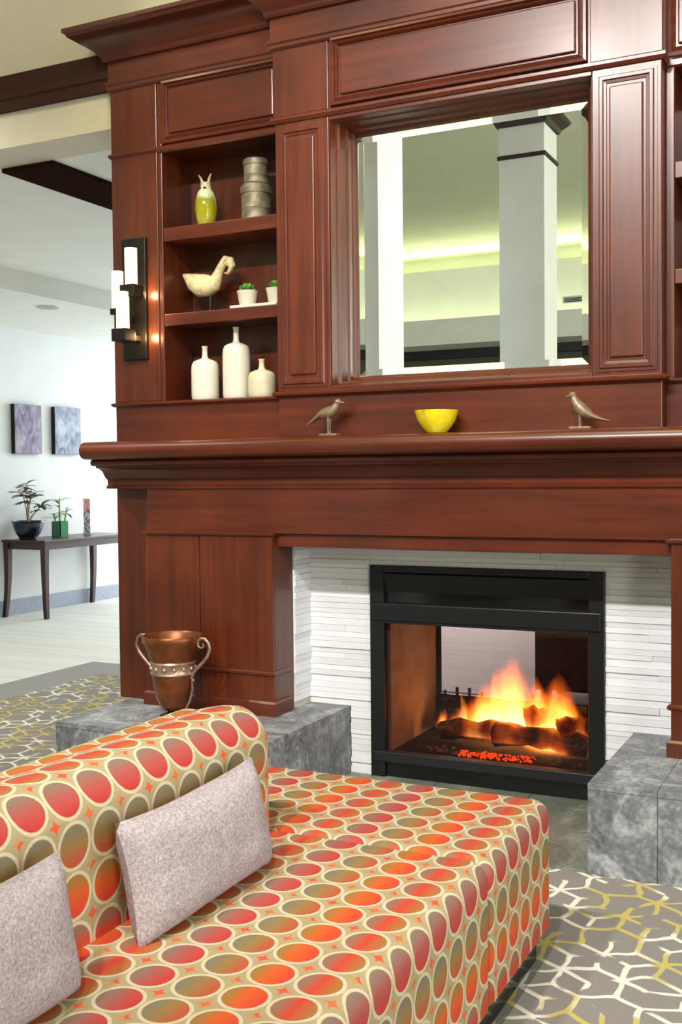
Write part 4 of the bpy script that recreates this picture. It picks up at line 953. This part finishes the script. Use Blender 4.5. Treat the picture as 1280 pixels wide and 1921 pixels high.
for k, (dx, dy, hh) in enumerate(((0.01, -0.02, 0.36), (-0.04, 0.10, 0.30), (0.05, -0.12, 0.28), (0.02, 0.16, 0.16))):
    pth = [(0, 0, 0.145), (dx*0.4, dy*0.3, 0.145+hh*0.4), (dx, dy, 0.145+hh)]
    MB().tube(pth, [0.008, 0.006, 0.003], 8).obj('stem', plain('stem_%d' % k, (150, 132, 96), 0.8) if k == 0 else bpy.data.materials['stem_0'], t, smooth=True, local=True); stem_tips.append(pth)
for pth in stem_tips:
    mb = MB()
    for k in range(15):
        s = random.uniform(0.35, 1); a = Vector(pth[1]).lerp(Vector(pth[2]), s); an = random.uniform(0, 2*PI)
        leaf(mb, a, (math.cos(an), math.sin(an), random.uniform(0, 0.8)), random.uniform(0.09, 0.15), 0.023)
    mb.obj('leaves', LEAFD, t, smooth=True, local=True)
m, nt, b = newmat('green_glass'); b.inputs['Base Color'].default_value = srgb(70, 160, 110); b.inputs['Roughness'].default_value = 0.1; b.inputs['Transmission Weight'].default_value = 0.35; b.inputs['Coat Weight'].default_value = 0.4
GGL = m
t = thing('lucky_bamboo', 'lucky bamboo stems in a square green glass vase on the console table', 'potted plant', (-6.84, 7.985, TZ))
mb = MB(); hs = 0.052
mb.box(-hs, hs, -hs, hs, 0, 0.012); mb.box(-hs, -hs+0.006, -hs, hs, 0.012, 0.145); mb.box(hs-0.006, hs, -hs, hs, 0.012, 0.145); mb.box(-hs, hs, -hs, -hs+0.006, 0.012, 0.145); mb.box(-hs, hs, hs-0.006, hs, 0.012, 0.145)
mb.obj('vase', GGL, t, local=True)
bst = plain('bamboo_stem', (150, 176, 90), 0.5)
for dx, dy, hh in ((0, 0, 0.36), (0.02, 0.03, 0.26), (-0.02, -0.02, 0.22)):
    MB().tube([(dx, dy, 0.012), (dx*1.2, dy*1.5, hh*0.6), (dx*1.6, dy*2.2, hh)], [0.009, 0.008, 0.006], 8).obj('stem', bst, t, smooth=True, local=True)
    mb = MB()
    for k in range(6):
        an = random.uniform(0, 2*PI); leaf(mb, (dx*1.5, dy*2, hh*random.uniform(0.7, 1)), (math.cos(an), math.sin(an), random.uniform(-0.1, 0.9)), random.uniform(0.10, 0.17), 0.014)
    mb.obj('leaves', LEAFG, t, smooth=True, local=True)
# flower picture block
m, nt, b = newmat('flower_print'); N = NM(nt); tc = nt.nodes.new('ShaderNodeTexCoord'); sp = nt.nodes.new('ShaderNodeSeparateXYZ'); nt.links.new(tc.outputs['Object'], sp.inputs[0])
nz = nt.nodes.new('ShaderNodeTexVoronoi'); nz.inputs['Scale'].default_value = 26; nt.links.new(tc.outputs['Object'], nz.inputs['Vector'])
red = ramp(nt, [(0.2, srgb(206, 70, 76)), (0.5, srgb(222, 150, 140))]); nt.links.new(nz.outputs['Distance'], red.inputs['Fac'])
grn = ramp(nt, [(0.15, srgb(30, 34, 26)), (0.35, srgb(70, 96, 60)), (0.6, srgb(196, 190, 190))]); nt.links.new(nz.outputs['Distance'], grn.inputs['Fac'])
nt.links.new(N.mix(N.sm(sp.outputs[2], 0.20, 0.25), grn.outputs['Color'], red.outputs['Color']), b.inputs['Base Color']); b.inputs['Roughness'].default_value = 0.4
t = thing('flower_plaque', 'upright narrow plaque printed with red flowers on the console table', 'plaque', (-6.86, 8.40, TZ), (0, 0, math.radians(-28)))
MB().box(-0.055, 0.055, -0.012, 0.012, 0.012, 0.345).obj('panel', m, t, bevel=0.002, local=True)
MB().box(-0.060, 0.060, -0.025, 0.025, 0, 0.012).obj('foot', CERW, t, bevel=0.002, local=True)

# two canvases
def canvas(name, y0, y1, z0, z1, cols, seed, label):
    m, nt, b = newmat('painted_'+name); tc = nt.nodes.new('ShaderNodeTexCoord'); mp = nt.nodes.new('ShaderNodeMapping'); mp.inputs['Scale'].default_value = (1, 7, 4); mp.inputs['Location'].default_value = (seed, seed, 0)
    nt.links.new(tc.outputs['Object'], mp.inputs['Vector']); nz = nt.nodes.new('ShaderNodeTexNoise'); nz.inputs['Scale'].default_value = 1.6; nz.inputs['Detail'].default_value = 6; nz.inputs['Distortion'].default_value = 1.2
    nt.links.new(mp.outputs[0], nz.inputs['Vector']); rp = ramp(nt, [(0.3+0.13*i, srgb(*c)) for i, c in enumerate(cols)]); nt.links.new(nz.outputs['Fac'], rp.inputs['Fac']); nt.links.new(rp.outputs['Color'], b.inputs['Base Color']); b.inputs['Roughness'].default_value = 0.8
    t = thing('canvas_picture', label, 'picture', (XW, (y0+y1)/2, z0), group='canvases on the far left wall')
    bx('stretcher', BLK, XW, XW+0.045, y0, y1, z0, z1, t, 0.002)
    bx('canvas_face', m, XW+0.045, XW+0.048, y0+0.002, y1-0.002, z0+0.002, z1-0.002, t, 0)
canvas('lilac', 7.60, 7.955, 1.462, 1.915, [(96, 92, 110), (132, 124, 150), (158, 150, 170), (182, 160, 172)], 1.0, 'lilac grey abstract canvas on the left wall, nearer the photo edge')
canvas('blue', 8.14, 8.515, 1.464, 1.915, [(104, 110, 128), (142, 150, 172), (166, 174, 194), (190, 192, 206)], 5.0, 'blue grey abstract canvas on the left wall, next to the mantel shelf end')
# ceiling fittings
t = thing('ceiling_speaker', 'round flat beige speaker grille in the low soffit of the back room', 'ceiling speaker', (-5.92, 6.82, 2.60))
MB().lathe([(0.001, -0.010), (0.085, -0.010), (0.088, -0.004), (0.088, 0.0), (0.001, 0)]).obj('grille', plain('beige_grille', (176, 174, 156), 0.8), t, smooth=True, angle=40, local=True)
MB().lathe([(0.086, -0.006), (0.100, -0.004), (0.100, 0.0), (0.086, 0)]).obj('rim', WALLW, t, smooth=True, angle=40, local=True)
t = thing('smoke_detector', 'small grey smoke detector on the soffit at the left edge of the photo', 'smoke detector', (-5.86, 6.08, 2.60))
MB().lathe([(0.001, -0.05), (0.03, -0.048), (0.045, -0.03), (0.05, 0), (0.001, 0)]).obj('housing', BASEG, t, smooth=True, local=True)
MB().lathe([(0.001, -0.062), (0.012, -0.06), (0.014, -0.048)]).obj('sensor', BLK, t, smooth=True, local=True)
